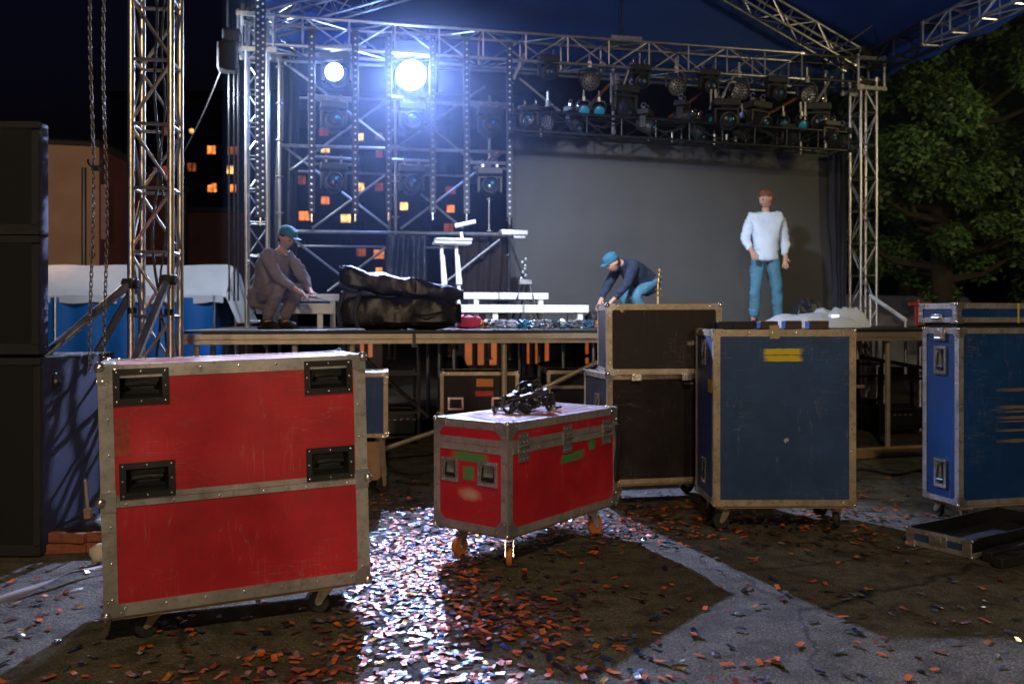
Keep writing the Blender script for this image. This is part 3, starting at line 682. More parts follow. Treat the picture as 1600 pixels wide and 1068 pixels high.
# strap on the ground
pts = [G(-60,962), G(0,944), G(50,928), G(100,912), G(135,900), G(170,893), G(215,880)]
mb = MB(); vs = []; K = len(pts)
fine = []
for i in range(K-1):
    for j in range(8): fine.append(pts[i].lerp(pts[i+1], j/8))
fine.append(pts[-1]); n = len(fine)
for i, q in enumerate(fine):
    d = (fine[min(i+1,n-1)]-fine[max(i-1,0)]).normalized(); s = Vector((-d.y,d.x,0))
    tw_ = R(20)+R(50)*math.sin(i*.18); lift = .02+.03*math.exp(-((i-26)/9)**2)
    vs += [q + s*.017*math.cos(tw_)+Vector((0,0,lift+.022*math.sin(tw_))), q - s*.017*math.cos(tw_)+Vector((0,0,lift-.015*math.sin(tw_)))]
mb.add(vs, [(2*i,2*i+1,2*i+3,2*i+2) for i in range(n-1)])
o = mb.build('ratchet_strap', M['strap']); o.modifiers.new('t', 'SOLIDIFY').thickness = .003
tag(o, 'white webbing strap lying twisted on the ground at lower left', 'strap')
# ================================================================ trusses
def truss(name, label, cat, p0, p1, size, bay, r=.024, rl=.011, up=(0,0,1), roll=0, group=None, m=None, ends=True, kind4=True):
    p0 = Vector(p0); p1 = Vector(p1); d = p1-p0; L = d.length; d.normalize()
    u = Vector(up); u = (u - d*u.dot(d)).normalized(); s = d.cross(u)
    q = math.cos(roll)*u + math.sin(roll)*s; s = d.cross(q); u = q
    t = thing(name, label, cat, p0, 0, group); m = m or M['alu']; h = size/2
    def pt(x, a, b): return d*x + s*a*h + u*b*h
    cr = [(-1,-1),(1,-1),(1,1),(-1,1)]
    for a, b in cr: MB().tube(pt(0,a,b), pt(L,a,b), r, 10).build('chord', m, t)
    n = max(1, round(L/bay)); bl = L/n
    for k in range(4):
        a, b = cr[k], cr[(k+1) % 4]; mb = MB()
        for i in range(n):
            x0, x1 = i*bl+.02, (i+1)*bl-.02
            if (i+k) % 2: mb.tube(pt(x0,*a), pt(x1,*b), rl, 6)
            else: mb.tube(pt(x0,*b), pt(x1,*a), rl, 6)
            mb.tube(pt(i*bl,*a), pt(i*bl,*b), rl, 6)
        mb.tube(pt(L,*a), pt(L,*b), rl, 6)
        mb.build('lacing', m, t)
    if ends:
        for x in (0, L):
            mb = MB()
            for a, b in cr: mb.tube(pt(x,a,b)-d*.03, pt(x,a,b)+d*.03, r*1.5, 8)
            mb.build('coupler', m, t)
    return t
# big tower at left
TB = Vector((-2.515, 6.03, .05))
tw1 = truss('truss_tower', 'tall silver truss tower in the left foreground, braced by slanting tubes', 'truss tower', TB, TB+Vector((.0,0,6.2)), .262, .445, .025, .0125, up=(.14,-1,0), m=mat('tower_aluminium', (.66,.60,.52), .33, 1, .15, 9, .12, 120))
mb = MB(); mb.box((0,0,-.03), (.5,.5,.04)); mb.build('base_plate', M['steel'], tw1)
def outrigger(a, b, lab):
    t = thing('brace_tube', lab, 'brace', a, 0, 'tubes bracing the left truss tower'); v = b-a
    MB().tube((0,0,0), v, .028, 12).build('tube', M['alu'], t)
    mb = MB(); mb.box((0,0,0), (.07,.09,.07)); mb.tube((-.05,0,0),(.06,0,0),.034); mb.build('clamp', M['darksteel'], t, bevel=.004)
outrigger(P(203,443,5.88), P(60,562,5.2)-Vector((0,0,0)), 'brace tube slanting from the tower down left to behind the loudspeakers')
outrigger(P(208,452,6.15), P(118,610,6.9), 'brace tube slanting down left from the back of the tower')
outrigger(P(262,437,5.86), P(196,600,5.2), 'brace tube slanting down in front of the tower to behind the red case')
for v_ in (P(207,485,5.85), P(264,487,5.85)):
    mb = MB(); mb.tube(v_-Vector((0,0,.02)), v_+Vector((0,0,.02)), .032, 10); o = mb.build('tape_band', M['blackp'])
    o.parent = tw1; o.location = -TB
# cable inside the tower
mb = MB(); mb.path([TB+Vector((.02*math.sin(i*.9), .03*math.cos(i*.7), i*.15)) for i in range(42)], .011, 6); mb.path([TB+Vector((.05+.02*math.sin(i*1.1), .02*math.cos(i*.9), i*.15)) for i in range(42)], .008, 6)
tag(mb.build('power_cable', M['rubber']), 'black cables running up inside the left truss tower', 'cable')
# chains
def chain(label, x, y, z0, z1, knot=None):
    mb = MB(); L = .042; n = int((z1-z0)/(L*.74))
    for i in range(n):
        z = z0 + i*L*.74; pts = []
        dx = .012*math.sin(z*3+x*9)
        for k in range(10):
            a = 2*math.pi*k/10; ca, sa = math.cos(a)*.0115, math.sin(a)*.0115 + (L/2-.0115)*(1 if math.sin(a) > 0 else -1)
            pts.append((x+dx+(ca if i % 2 else 0)*.8, y+(0 if i % 2 else ca), z+sa))
        mb.path(pts, .0036, 5, closed=True)
    o = mb.build('hoist_chain', M['chain']); tag(o, label, 'chain', 'hoist chains hanging beside the tower'); return o
chain('left one of the two hoist chains hanging in front of the house', -2.66, 5.4, 1.05, 4.4)
chain('right one of the two hoist chains, next to the truss tower', -2.585, 5.42, 1.05, 4.4)
p = P(150,252,5.41)
hk = thing('chain_hook', 'small steel hook where the two hoist chains touch', 'hook', p, 0)
mb = MB(); mb.path([(.05*math.cos(R(a)), 0, .035*math.sin(R(a))) for a in range(-200,30,25)], .009, 6); mb.build('hook', M['darksteel'], hk)
mb = MB(); mb.box((0,0,-.045), (.05,.03,.03)); mb.build('block', M['darksteel'], hk, bevel=.004)

# rear towers and grid
VR = 3.9; ZT = 5.3
def Sx(p): return p
A0 = S(.32,VR,.0); A1 = S(9.25,VR,.0)
truss('truss_tower', 'rear left stage tower behind the LED strip, left of the scaffold wall', 'truss tower', A0+Vector((0,0,.05)), A0+Vector((0,0,5.2)), .26, .42, up=(-SU,CU,0))
truss('truss_tower', 'rear right stage tower standing in front of the green tree', 'truss tower', A1+Vector((0,0,.05)), A1+Vector((0,0,5.0)), .27, .5, up=(-SU,CU,0))
for q, lab in ((A0,'clustered clamps and sleeve block on top of the rear left tower'),(A1,'sleeve block with clamps on top of the rear right tower')):
    t = thing('sleeve_block', lab, 'sleeve block', q+Vector((0,0,4.85)), SA, 'sleeve blocks on the rear towers')
    mb = MB()
    for z in (0, .45):
        mb.box((0,-.2,z), (.5,.05,.05)); mb.box((0,.2,z), (.5,.05,.05)); mb.box((-.2,0,z), (.05,.35,.05)); mb.box((.2,0,z), (.05,.35,.05))
    for x in (-.22,.22):
        for y in (-.2,.2): mb.tube((x,y,-.03),(x,y,.5),.022)
    mb.build('frame', M['steel'], t)
    mb = MB()
    for i in range(9): mb.box((random.uniform(-.2,.2), random.uniform(-.2,.2), .5+random.uniform(0,.08)), (.05,.05,.14))
    mb.build('bolts', M['darksteel'], t, bevel=.004)
truss('roof_truss', 'long horizontal truss across the back of the stage above the screen', 'truss', S(.3,VR,5.12), S(8.1,VR,5.12), .38, .58, .024, .012, up=(0,0,1))
truss('roof_truss', 'short horizontal truss, coloured dark as unlit, joining the back truss to the rear right tower', 'truss', S(8.16,VR,5.12), S(9.2,VR,5.12), .36, .5, .022, .011, m=M['darksteel'])  # dark metal paints the fade of light along the back truss
truss('roof_truss', 'sloping roof truss rising from the rear right tower toward the ridge', 'truss', S(9.1,VR+.05,5.35), S(5.3,VR+.05,7.1), .28, .42, .022, .011)
truss('roof_truss', 'sloping roof truss at upper left rising above the lit lamps', 'truss', S(.5,VR+.25,5.35), S(5.3,VR+.25,7.1), .28, .42, .022, .011)
truss('roof_truss', 'short upright truss standing on the middle of the back truss', 'truss', S(5.35,VR,5.33), S(5.35,VR,7.0), .32, .4, .022, .011)
truss('roof_truss', 'dim eaves truss running forward at upper right, nearest piece brightly lit', 'truss', S(9.4,2.55,5.3), S(9.4,-.6,5.3), .3, .5, .022, .012)
truss('roof_truss', 'rear piece of the right eaves truss, coloured dark as unlit, beside the tree', 'truss', S(9.4,3.75,5.3), S(9.4,2.6,5.3), .3, .5, .022, .012, m=M['darksteel'])  # dark metal stands in for the unlit stretch of this truss
mb = MB(); mb.box((0,0,0), (.46,.46,.05)); o = mb.build('truss_base_plate', M['steel']); o.location = S(5.35,VR,5.335); o.rotation_euler = (0,0,SA); tag(o, 'square plate joining the upright truss to the back truss', 'plate')
# canopy
RU, RZz = 5.4, 7.35
def canopy(s, t, side):
    v = VR+.6 - t*6.6
    u = (.32+s*(RU-.32)) if side < 0 else (9.55 - s*(9.55-RU))
    z = 5.48 + (RZz-5.48)*s - .07*math.sin(math.pi*s) - .05*abs(math.sin(t*9)) 
    return S(u, v, z)
mb = MB(); mb.sheet(lambda s, t: canopy(s, t, -1), 14, 28); mb.sheet(lambda s, t: canopy(s, t, 1), 14, 28)
mb.add([S(.32,VR+.6,5.46), S(9.55,VR+.6,5.46), S(RU,VR+.6,RZz)], [(0,1,2)])
mb.sheet(lambda s, t: S(9.55-.3*t*0, VR+.6-s*6.6, 5.5-.42*t+.03*math.sin(s*40)), 40, 2)
mb.sheet(lambda s, t: S(.32+s*9.23, VR+.62+.03*math.sin(s*50), 5.5-.5*t), 60, 2)
o = mb.build('stage_canopy', M['canopy']); tag(o, 'dark blue fabric canopy roof over the stage', 'canopy')
# ropes
def rope(a, b, lab, r=.01):
    pts = [a.lerp(b, i/10) - Vector((0,0,.08*math.sin(math.pi*i/10))) for i in range(11)]
    tag(MB().path(pts, r, 6).build('guy_rope', M['chain']), lab, 'rope', 'guy ropes')
rope(PS(1300,80,3.8), PS(1420,-12,2.9), 'guy rope rising right from the top of the rear right tower', .012)
rope(PS(360,72,3.6), P(287,238,12), 'guy rope slanting down left from the top of the rear left tower')
for px in (358, 366, 372): 
    tag(MB().tube(PS(px,100,3.5), PS(px,470,3.5), .012).build('hanging_cable', M['darksteel']), {358:'leftmost',366:'middle',372:'rightmost'}[px]+' of three thin cables hanging left of the rear left tower', 'cable', 'cables hanging beside the rear left tower')
hs = thing('hanging_motor', 'dark chain motor and bag hanging left of the rear left tower top', 'chain motor', PS(356,90,3.4), SA)
MB().box((0,0,0), (.24,.22,.36)).build('bag', M['black'], hs, bevel=.03); MB().box((.05,0,.26), (.22,.2,.18)).build('motor', M['lampbody'], hs, bevel=.03); MB().tube((0,0,.3),(0,0,.75),.012).build('chain', M['chain'], hs)

# ================================================================ stage
stg = thing('stage', 'long raised stage platform with aluminium edge beam, dark deck and tubular legs', 'stage', (OX,OY,0), SA)
UL, VD = 9.7, 5.2
mb = MB(); mb.box((UL/2,VD/2,DZ-.012), (UL,VD,.024)); mb.build('deck', M['deck'], stg)
for i in range(5):
    x0, x1 = i*2.0-.0, min(UL, (i+1)*2.0)
    mb = MB(); mb.box(((x0+x1)/2,-.012,DZ-.055), (x1-x0-.012,.03,.045)); mb.box(((x0+x1)/2,-.004,DZ-.10), (x1-x0-.012,.03,.045)); mb.box(((x0+x1)/2,-.02,DZ-.078), (x1-x0-.012,.03,.004)); mb.build('edge_beam', M['beam'], stg, bevel=.004)
    q = MB(); q.box((x1-.0,-.03,DZ-.085), (.03,.02,.09)); q.box((x1,-.03,DZ-.14),(.05,.02,.03)); q.build('beam_clip', M['darksteel'], stg)
for j, v in enumerate((.05, 1.25, 2.5, 3.75, 5.0)):
    for u in ([.12,.95,1.45,2.85,4.25,5.6,6.9,7.95,9.3] if j == 0 else [.1,1.4,2.55,4.1,5.5,6.9,8.2,9.5]):
        l = MB(); l.tube((u,v,.02),(u,v,DZ-.13),.027); l.box((u,v,.012),(.12,.12,.012)); l.build('leg', M['beam'] if j == 0 else M['steel'], stg)
    mb = MB(); mb.box((UL/2,v,DZ-.075), (UL,.05,.10)) if j else None
    if j: mb.build('cross_beam', M['darksteel'], stg)
def brace(a, b, m='beam'):
    A = toS(a); B = toS(b); MB().tube(A, B, .022).build('diagonal_brace', M[m], stg)
brace(S(1.6,.4,.08), S(2.85,.1,.52)); brace(S(2.85,.14,.52), S(4.2,.3,1.1)); brace(S(1.45,1.2,1.1), S(2.3,1.5,.3), 'steel')
brace(S(5.0,.6,.62), S(7.0,.6,.62)); brace(S(6.9,.5,.95), S(9.3,.5,.55), 'darksteel'); brace(S(3.8,2.6,.8), S(5.5,2.2,1.1), 'darksteel')
t = thing('timber_beam', 'long pale timber beam lying on the ground under the stage edge at right', 'timber', S(5.9,-.35,.0), SA+R(3))
MB().box((1.6,0,.05), (3.2,.12,.09)).build('beam', M['wood'], t, bevel=.006); MB().box((3.25,0,.05),(.08,.14,.1)).build('end_block', M['darksteel'], t)

# cases under the stage
def ucase(lab, loc, rz, w, d, h, base, lid=True, panel='brownp'):
    return case(lab, loc, rz, w, d, h, base, M[panel], M['trimtan'], .03, ballr=.012, csize=.04, group='cases stored under the stage', tyre=M['rubber'])
def usplace(px, py, Y): 
    p = P(px, py, Y); return p
p = P(747,650,8.15)
u1 = ucase('brown case with orange and red labels and two handles, under the stage behind the clamps', (p.x,p.y+.3,.42), R(3), .75, .5, .43, 0)
X = face_mx('front', .75, .5, .43, 0)
for a in (-.23, .19): ring_dish(u1, X, a, .13, .15, .12)
patch(u1, 'orange_label', X, .05, .33, .16, .075, M['orlab'], 0, .0008, .02); patch(u1, 'red_label', X, .045, .225, .17, .05, M['redlab'], 0, .0008, .02)
u0 = ucase('plain brown case at the bottom, holding up the brown case with orange and red labels', (p.x,p.y+.3,0), R(3), .85, .55, .33, .08); 
for x in (-.3,.3):
    for y in (-.18,.18): caster(u0, x, y, .08, R(40), M['rubber'])
p = P(900,650,8.4); u2 = ucase('dark case under the stage directly behind the black clamps, partly hidden', (p.x+.02,p.y+.3,.35), R(6), .66, .5, .50, 0)
MB().box((0,-.256,.34),(.6,.008,.03)).build('cross_bar', M['trimtan'], u2)
u3 = ucase('dark case hidden low behind the centre red case, under the one behind the clamps', (p.x+.02,p.y+.3,0), R(6), .7, .52, .26, .08)
for x in (-.25,.25):
    for y in (-.18,.18): caster(u3, x, y, .08, R(40), M['rubber'])
p = P(545,684,6.6); u4 = ucase('blue case with tan edges standing just behind the large red case', (p.x-.05,p.y+.25,0), R(8), .62, .5, .5, .44, panel='bluep')
for x in (-.25,.25):
    for y in (-.2,.2): caster(u4, x, y, .44, R(40), M['rubber'], .06)
MB().box((0,0,.25), (.5,.4,.3)).build('dolly', M['wood'], u4)
# dark equipment racks further under
for i, (px, Y, w_, h_, lab) in enumerate(((845,9.6,.5,.7,'dark equipment rack deep under the stage, middle'),(622,9.4,.4,.8,'dark equipment rack deep under the stage behind the leaning brace'),(1400,10.2,.8,.7,'dark equipment rack deep under the stage at right'),(1330,10.6,.5,.85,'dark equipment rack under the stage beside the blue case'))):
    p = P(px,500,Y); t = thing('equipment_rack', lab, 'equipment rack', (p.x,p.y,0), SA, 'equipment racks under the stage')
    mb = MB()
    for x in (-w_/2,w_/2):
        for y in (-.25,.25): mb.box((x,y,h_/2),(.03,.03,h_))
    for z in (.1,.45*h_,h_-.03):
        for y in (-.25,.25): mb.box((0,y,z),(w_,.028,.028))
    mb.build('frame', M['darksteel'], t)
    MB().box((0,0,h_*.3),(w_*.85,.4,h_*.3)).build('amplifier', M['blackp'], t, bevel=.01)
    mb = MB()
    for k in range(5): mb.box((-w_*.3+k*.07,-.205,h_*.35),(.03,.02,.012))
    mb.build('connectors', M['chrome'], t)

# things on the stage
def on_stage(px, py_base, v): q = LS(px, 505, v); return q.x, q.y
# risers
def riser(label, u0, u1, v0, v1, z0, z1, th, legs):
    t = thing('riser_bench', label, 'riser', S(u0,v0,DZ), SA, 'white riser steps on the stage')
    MB().box(((u1-u0)/2,(v1-v0)/2,z1-DZ-th/2),(u1-u0,v1-v0,th)).build('top_board', M['white'], t, bevel=.004)
    MB().box(((u1-u0)/2,-.006,z1-DZ-th/2),(.03,.004,th*.9)).build('joint', M['trim'], t)
    for x in legs:
        for y in (.06, v1-v0-.06): MB().box((x,y,(z0-DZ+z1-DZ-th)/2),(.06,.06,z1-th-z0)).build('leg', M['white'], t)
    return t
def RU_(px0, px1, v, ytop, ybot, lab, legpx, zb=DZ):
    a = LS(px0,ytop,v); b = LS(px1,ytop,v); c = LS((px0+px1)/2,ybot,v); m_ = LS((px0+px1)/2,ytop,v)
    return riser(lab, a.x, b.x, v, v+.55, zb, m_.z, max(.04, m_.z-c.z), [LS(q,480,v).x-a.x for q in legpx])
RU_(712,920,2.0,476,488,'lower white riser step at centre, longest of the white benches',(775,908))
RU_(700,857,2.56,457,467,'upper white riser step at centre behind the longest bench',(745,846))
RU_(400,520,2.0,474,490,'lower white riser step at left beside the black bags',(415,500))
RU_(420,530,2.56,459,470,'upper white riser step at left behind the black bags',(430,520))
sh = MB(); q0 = LS(465,478,1.9)
sh.sheet(lambda s, t: Vector((s*.55, t*.4, .02+.05*math.sin(s*3.14)*(1+.4*noise.noise(Vector((s*5,t*5,0)))))), 12, 8)
o = sh.build('folded_white_sheet', M['wtarp']); o.location = S(q0.x-.2,2.05,LS(460,474,2.0).z+.01); o.rotation_euler = (0,0,SA); tag(o, 'folded white sheet lying on the left riser step', 'sheet')
# black bags at the stage front
v0 = .42; a = LS(524,500,v0); b = LS(716,500,v0)
case_ = thing('equipment_bag', 'large black soft equipment case lying on the stage front edge under the rolled cloth', 'bag', S(a.x,v0,DZ), SA)
Lb = b.x-a.x
def soft(L, d, h, zoff, seedv, nx=44, nr=20, tw=0):
    mb = MB(); vs = []
    for i in range(nx+1):
        s = i/nx; e = min(1, (s*(1-s)*4)**.22+.05) if 0 < s < 1 else .75
        for k in range(nr):
            a_ = 2*math.pi*k/nr; ca, sa = math.cos(a_), math.sin(a_)
            rx = abs(ca)**.55*(1 if ca > 0 else -1); rz_ = abs(sa)**.55*(1 if sa > 0 else -1)
            nn = noise.noise(Vector((s*7+seedv, ca*1.6, sa*1.6)))*.16 + noise.noise(Vector((s*26+seedv, ca*3, sa*3)))*.06
            k2 = e*(1+nn)
            vs.append(Vector((s*L, rx*d/2*k2, zoff(s)+rz_*h(s)/2*k2)))
    fs = [(i*nr+k, i*nr+(k+1) % nr, (i+1)*nr+(k+1) % nr, (i+1)*nr+k) for i in range(nx) for k in range(nr)]
    fs += [tuple(range(nr)), tuple(range(nx*nr+nr-1, nx*nr-1, -1))]
    mb.add(vs, fs); return mb
soft(Lb, .55, lambda s: .33-.04*s, lambda s: .165-.015*s, 2).build('case_body', M['bag'], case_)
for x in (.05, .2):
    mb = MB(); mb.path([(x, -.30, .02), (x-.03, -.31, .18), (x+.02, -.26, .33), (x+.02, 0, .355)], .022, 8); mb.build('padded_strap', M['drape'], case_)
mb = MB(); mb.path([(Lb*.6,-.275,.15),(Lb*.7,-.33,.13),(Lb*.85,-.3,.17)], .012, 6); mb.build('carry_handle', M['black'], case_)
a = LS(530,440,v0)
roll = thing('rolled_cloth', 'rolled black drape slung on top of the large black bag', 'cloth', S(a.x,v0,DZ+.33), SA)
soft(Lb*1.0, .36, lambda s: .22-.06*s+.02*math.sin(s*23)+.06*max(0,1-s*6), lambda s: .15-.15*s+.03*max(0,1-s*6), 9, 60).build('roll', M['bag'], roll)
mb = MB(); mb.path([(.03,-.05,.26),(.1,-.11,.24),(.22,-.15,.19),(.35,-.17,.12)], [.012,.03,.03,.012], 8); mb.build('loose_fold', M['bag'], roll)
for x in (.35,.7): 
    mb = MB(); mb.path([(x,.19*math.sin(a_),.15-.15*x/Lb+(.12-.03*x)*math.cos(a_)) for a_ in [i*math.pi/6 for i in range(12)]], .010, 5, closed=True); mb.build('tie_strap', M['black'], roll)
q = LS(733,500,.5); t = thing('crimson_bag', 'small crimson cloth bag beside the right end of the black bags', 'bag', S(q.x-.1,.7,DZ), SA)
soft(.24,.2,lambda s:.14,lambda s:.07,5,14,12).build('bag_body', M['magenta'], t); MB().path([(.05,-.09,.12),(.12,-.11,.16),(.19,-.09,.12)], .007, 5).build('handle', M['black'], t)
# heap of cable and connectors along the front edge
cols = [(.02,.06,.12),(.10,.10,.11),(.35,.12,.03),(.04,.04,.05),(.25,.25,.28),(.01,.12,.2)]
hm = [mat('cable_sheath', c, .4, 0, .2, 20) for c in cols]
k = 0
for px in range(742, 940, 12):
    q = LS(px+random.uniform(-4,4), 500, random.uniform(.45,.95)); k += 1
    lab = 'coil of cable number %d from the left' % k
    mb = MB(); r_ = random.uniform(.05,.09); pts = []
    for i in range(34):
        a_ = i*.62; pts.append((r_*math.cos(a_)*(1+.15*math.sin(i)), r_*math.sin(a_)*(1+.2*math.cos(i*1.7)), .015+.0022*i+.01*math.sin(i*2.3)))
    o = mb.path(pts, .009, 5).build('cable_coil', random.choice(hm)); o.location = S(q.x, q.y, DZ); o.rotation_euler = (0,0,random.uniform(0,6))
    tag(o, 'small coil of cable lying in the tangle on the stage front edge', 'cable coil', 'cable coils on the stage front edge')
for (px, r_, mm, lab) in ((878,.045,'paper','pale round lamp globe among the cables on the stage edge'),(857,.02,'white','tiny white plug among the cables on the stage edge'),(828,.028,'lensblue','small blue capped spotlight in the cable tangle on stage'),(811,.022,'orlab','small orange connector in the cable tangle on stage')):
    q = LS(px,500,.6); t = thing('small_fitting', lab, 'fitting', S(q.x,.6,DZ), SA)
    MB().ball((0,0,r_*1.4),r_,12).build('globe', M[mm], t); MB().lathe([(r_*.7,0),(r_*.6,r_*.6)],I4,10).build('base', M['darksteel'], t)
# laptop-like dark box at right of risers
q = LS(945,492,1.9); t = thing('monitor_wedge', 'low dark blue floor monitor right of the long white bench', 'floor monitor', S(q.x-.15,1.9,DZ), SA)
MB().prism([(0,0),(.34,0),(.34,.14),(.08,.2),(0,.14)], 0, .55, Matrix(((0,0,1,0),(1,0,0,0),(0,1,0,0),(0,0,0,1)))).build('wedge_body', M['lampbody'], t, bevel=.008)
MB().box((.27,-.004,.09),(.48,.006,.1)).build('grille', M['grille'], t)
# keyboard stand with bright white legs
q = LS(708,500,2.2); kz = lambda py: LS(708,py,2.2).z-DZ
kx = lambda px: LS(px,480,2.2).x - q.x
t = thing('keyboard_stand', 'bright white stand with two tapering legs and stacked top bars, left of the screen', 'stand', S(q.x,2.2,DZ), SA)
for (x0, x1, y0, y1) in ((690,690,382,398),(713,713,382,398)): MB().box((kx(x0),0,(kz(y0)+kz(y1))/2),(.035,.05,kz(y0)-kz(y1))).build('upright', M['white'], t)
for (xa, xb) in ((690,694),(713,717)):
    mb = MB(); mb.add([(kx(xa)-.015,-.03,kz(398)),(kx(xa)+.03,-.03,kz(398)),(kx(xb)+.035,-.03,kz(444)),(kx(xb)-.03,-.03,kz(444)),(kx(xa)-.015,.03,kz(398)),(kx(xa)+.03,.03,kz(398)),(kx(xb)+.035,.03,kz(444)),(kx(xb)-.03,.03,kz(444))], [(0,1,2,3),(7,6,5,4),(0,4,5,1),(1,5,6,2),(2,6,7,3),(3,7,4,0)]); mb.build('leg', M['white'], t, smooth=False)
    MB().tube((kx(xb),0,kz(446)),(kx(xb),0,.0),.02).build('leg', M['white'], t)
MB().box((kx(706),0,kz(380)),(kx(734)-kx(677),.25,.03)).build('lower_bar', M['white'], t, bevel=.005)
MB().box((kx(708),0,kz(374.5)),(kx(738)-kx(682),.22,.025)).build('upper_bar', M['white'], t, bevel=.005)
MB().tube((kx(723),0,kz(374)),(kx(720),0,kz(362)),.02).build('neck', M['white'], t)
MB().tube((kx(711),0,kz(353)),(kx(743),0,kz(345)),.025).build('microphone_arm', M['white'], t)
# speaker tripod with flat head
q = LS(808,500,2.6); kz = lambda py: LS(808,py,2.6).z-DZ; kx = lambda px: LS(px,480,2.6).x-q.x
t = thing('tripod_stand', 'grey tripod stand with a flat angled head in front of the screen\'s left edge', 'tripod', S(q.x,2.6,DZ), SA)
MB().box((kx(802),0,kz(364)),(kx(823)-kx(781),.2,.07)).build('flat_head', M['steel'], t, bevel=.01)
MB().box((kx(810),0,kz(370)),(.16,.14,.05)).build('under_plate', M['steel'], t, bevel=.01)
MB().tube((kx(795),0,kz(372)),(kx(820),0,kz(440)),.015).build('pole', M['darksteel'], t)
for (x0,x1) in ((815,795),(826,842)): MB().tube((kx(x0),0,kz(437)),(kx(x1),-.1,0),.013).build('leg', M['darksteel'], t)
MB().tube((kx(820),0,kz(440)),(kx(820),.35,0),.013).build('leg', M['darksteel'], t)
MB().box((kx(821),0,kz(440)),(.16,.08,.06)).build('collar', M['steel'], t, bevel=.01)
mb = MB()
for i in range(7): mb.ball((kx(820)+random.uniform(-.05,.05),-.04,kz(405+i*5)),.022,8)
mb.build('clamp_knobs', M['steel'], t)
# small brass microphone stand
q = LS(1028,500,1.6); t = thing('microphone_stand', 'thin brass microphone stand with knobs in front of the screen', 'microphone stand', S(q.x,1.6,DZ), SA); kz = lambda py: LS(1028,py,1.6).z-DZ
MB().tube((0,0,0),(.0,0,kz(450)),.012).build('lower_tube', M['brass'], t); MB().tube((.0,0,kz(450)),(.02,0,kz(420)),.009).build('upper_tube', M['brass'], t)
for py in (424,432,441,452,461):
    mb = MB(); mb.box((.01,0,kz(py)),(.07,.03,.018)); mb.ball((.03,0,kz(py)),.014,8); mb.build('knob', M['brass'], t)
MB().lathe([(.13,0),(.12,.015),(.02,.025)],I4,20).build('base', M['darksteel'], t)
# white tarps and black bag at stage right
q = LS(1245,500,1.4)
def heap(w_, d_, h_, sd):
    def f(s, t_):
        x = (s-.5)*2; y = (t_-.5)*2; r = max(abs(x)**2.4, abs(y)**2.4)
        z = h_*max(0, 1-r)**.5*(.85+.3*noise.noise(Vector((s*3+sd,t_*3,0)))+.12*noise.noise(Vector((s*11+sd,t_*11,2))))
        return Vector((x*w_/2, y*d_/2, z))
    return MB().sheet(f, 30, 22)
o = heap(.95,.7,.19,1).build('white_cover', M['wtarp']); o.location = S(LS(1265,500,1.5).x,1.5,DZ+.002); o.rotation_euler = (0,0,SA); tag(o, 'low white plastic cover spread on the stage behind the standing man', 'plastic cover')
o = heap(.55,.6,.28,4).build('white_cover', M['wtarp']); o.location = S(LS(1308,500,1.9).x,1.9,DZ+.002); o.rotation_euler = (0,0,SA); tag(o, 'taller grey white plastic cover heaped at the foot of the right curtain', 'plastic cover')
o = heap(.42,.4,.40,7).build('black_bag', M['bag']); o.location = S(LS(1262,500,2.3).x,2.3,DZ+.002); tag(o, 'black bag slumped behind the white covers near the curtain', 'bag')
t = thing('work_lamp', 'small white work lamp lit up in front of the white cover', 'lamp', S(LS(1303,500,1.3).x,1.3,DZ), SA)
MB().box((0,0,.12),(.13,.05,.09)).build('housing', M['white'], t, bevel=.01); MB().box((0,0,.035),(.03,.03,.07)).build('foot', M['darksteel'], t); MB().box((0,-.028,.12),(.10,.006,.065)).build('lens', mat('lit_lamp_glass',(.9,.9,.9),.3,emit=(.85,.92,1),estr=1.2), t)
# stair rail
t = thing('stair_rail', 'white handrail slanting down right of the rear right tower', 'handrail', PS(1360,462,3.2), 0)
e_ = PS(1415,500,2.2)-PS(1360,462,3.2)
MB().tube((0,0,0),e_,.028).build('rail', M['white'], t); MB().tube((0,0,0),(0,0,-.9),.022).build('post', M['steel'], t); MB().tube(e_,e_+Vector((0,0,-.9)),.022).build('post', M['steel'], t)
t = thing('red_sign_frame', 'small red metal frame standing behind the flat lid at right', 'frame', P(1437,505,9.6), 0)
MB().box((0,0,.22),(.24,.05,.035)).build('top_bar', M['redp'], t); MB().box((.0,0,.1),(.10,.04,.24)).build('post', M['redp'], t); MB().tube((-.01,0,.23),(-.01,0,.27),.012).build('pin', M['redp'], t)

# screen
a = PS(805,218,3.95); b = PS(1303,240,3.95); ua = toS(a); ub = toS(b); zt = (ua.z+ub.z)/2
scr = thing('video_screen', 'big blank grey video screen at the back of the stage', 'screen', S(ua.x,3.95,DZ), SA)
MB().box(((ub.x-ua.x)/2,0,(zt-DZ)/2+.02),(ub.x-ua.x,.05,zt-DZ)).build('panel', M['screen'], scr)
MB().box(((ub.x-ua.x)/2,.0,zt-DZ+.04),(ub.x-ua.x+.1,.09,.06)).build('top_rail', M['lampbody'], scr); MB().box((-.04,0,(zt-DZ)/2),(.07,.09,zt-DZ)).build('side_rail', M['lampbody'], scr)
def curt(u0, u1, v, z0, z1, f, amp, m, lab, nm='curtain', tail=0):
    n = int((u1-u0)*60); 
    def fn(s, t_):
        wv = math.sin(s*f+t_*1.5)*amp*(1-.3*t_) + .03*noise.noise(Vector((s*9,t_*5,u0)))
        pinch = 1-.35*math.sin(max(0,t_-.45)*4)*tail if t_ > .45 else 1
        return S(u0+(u1-u0)*((s-.5)*pinch+.5)+.03*noise.noise(Vector((t_*3,u0,0))), v+wv, z1+(z0-z1)*t_)
    o = MB().sheet(fn, max(20,n), 30).build(nm, m); tag(o, lab, 'curtain'); return o
q0 = LS(1300,240,3.7); q1 = LS(1326,240,3.7)
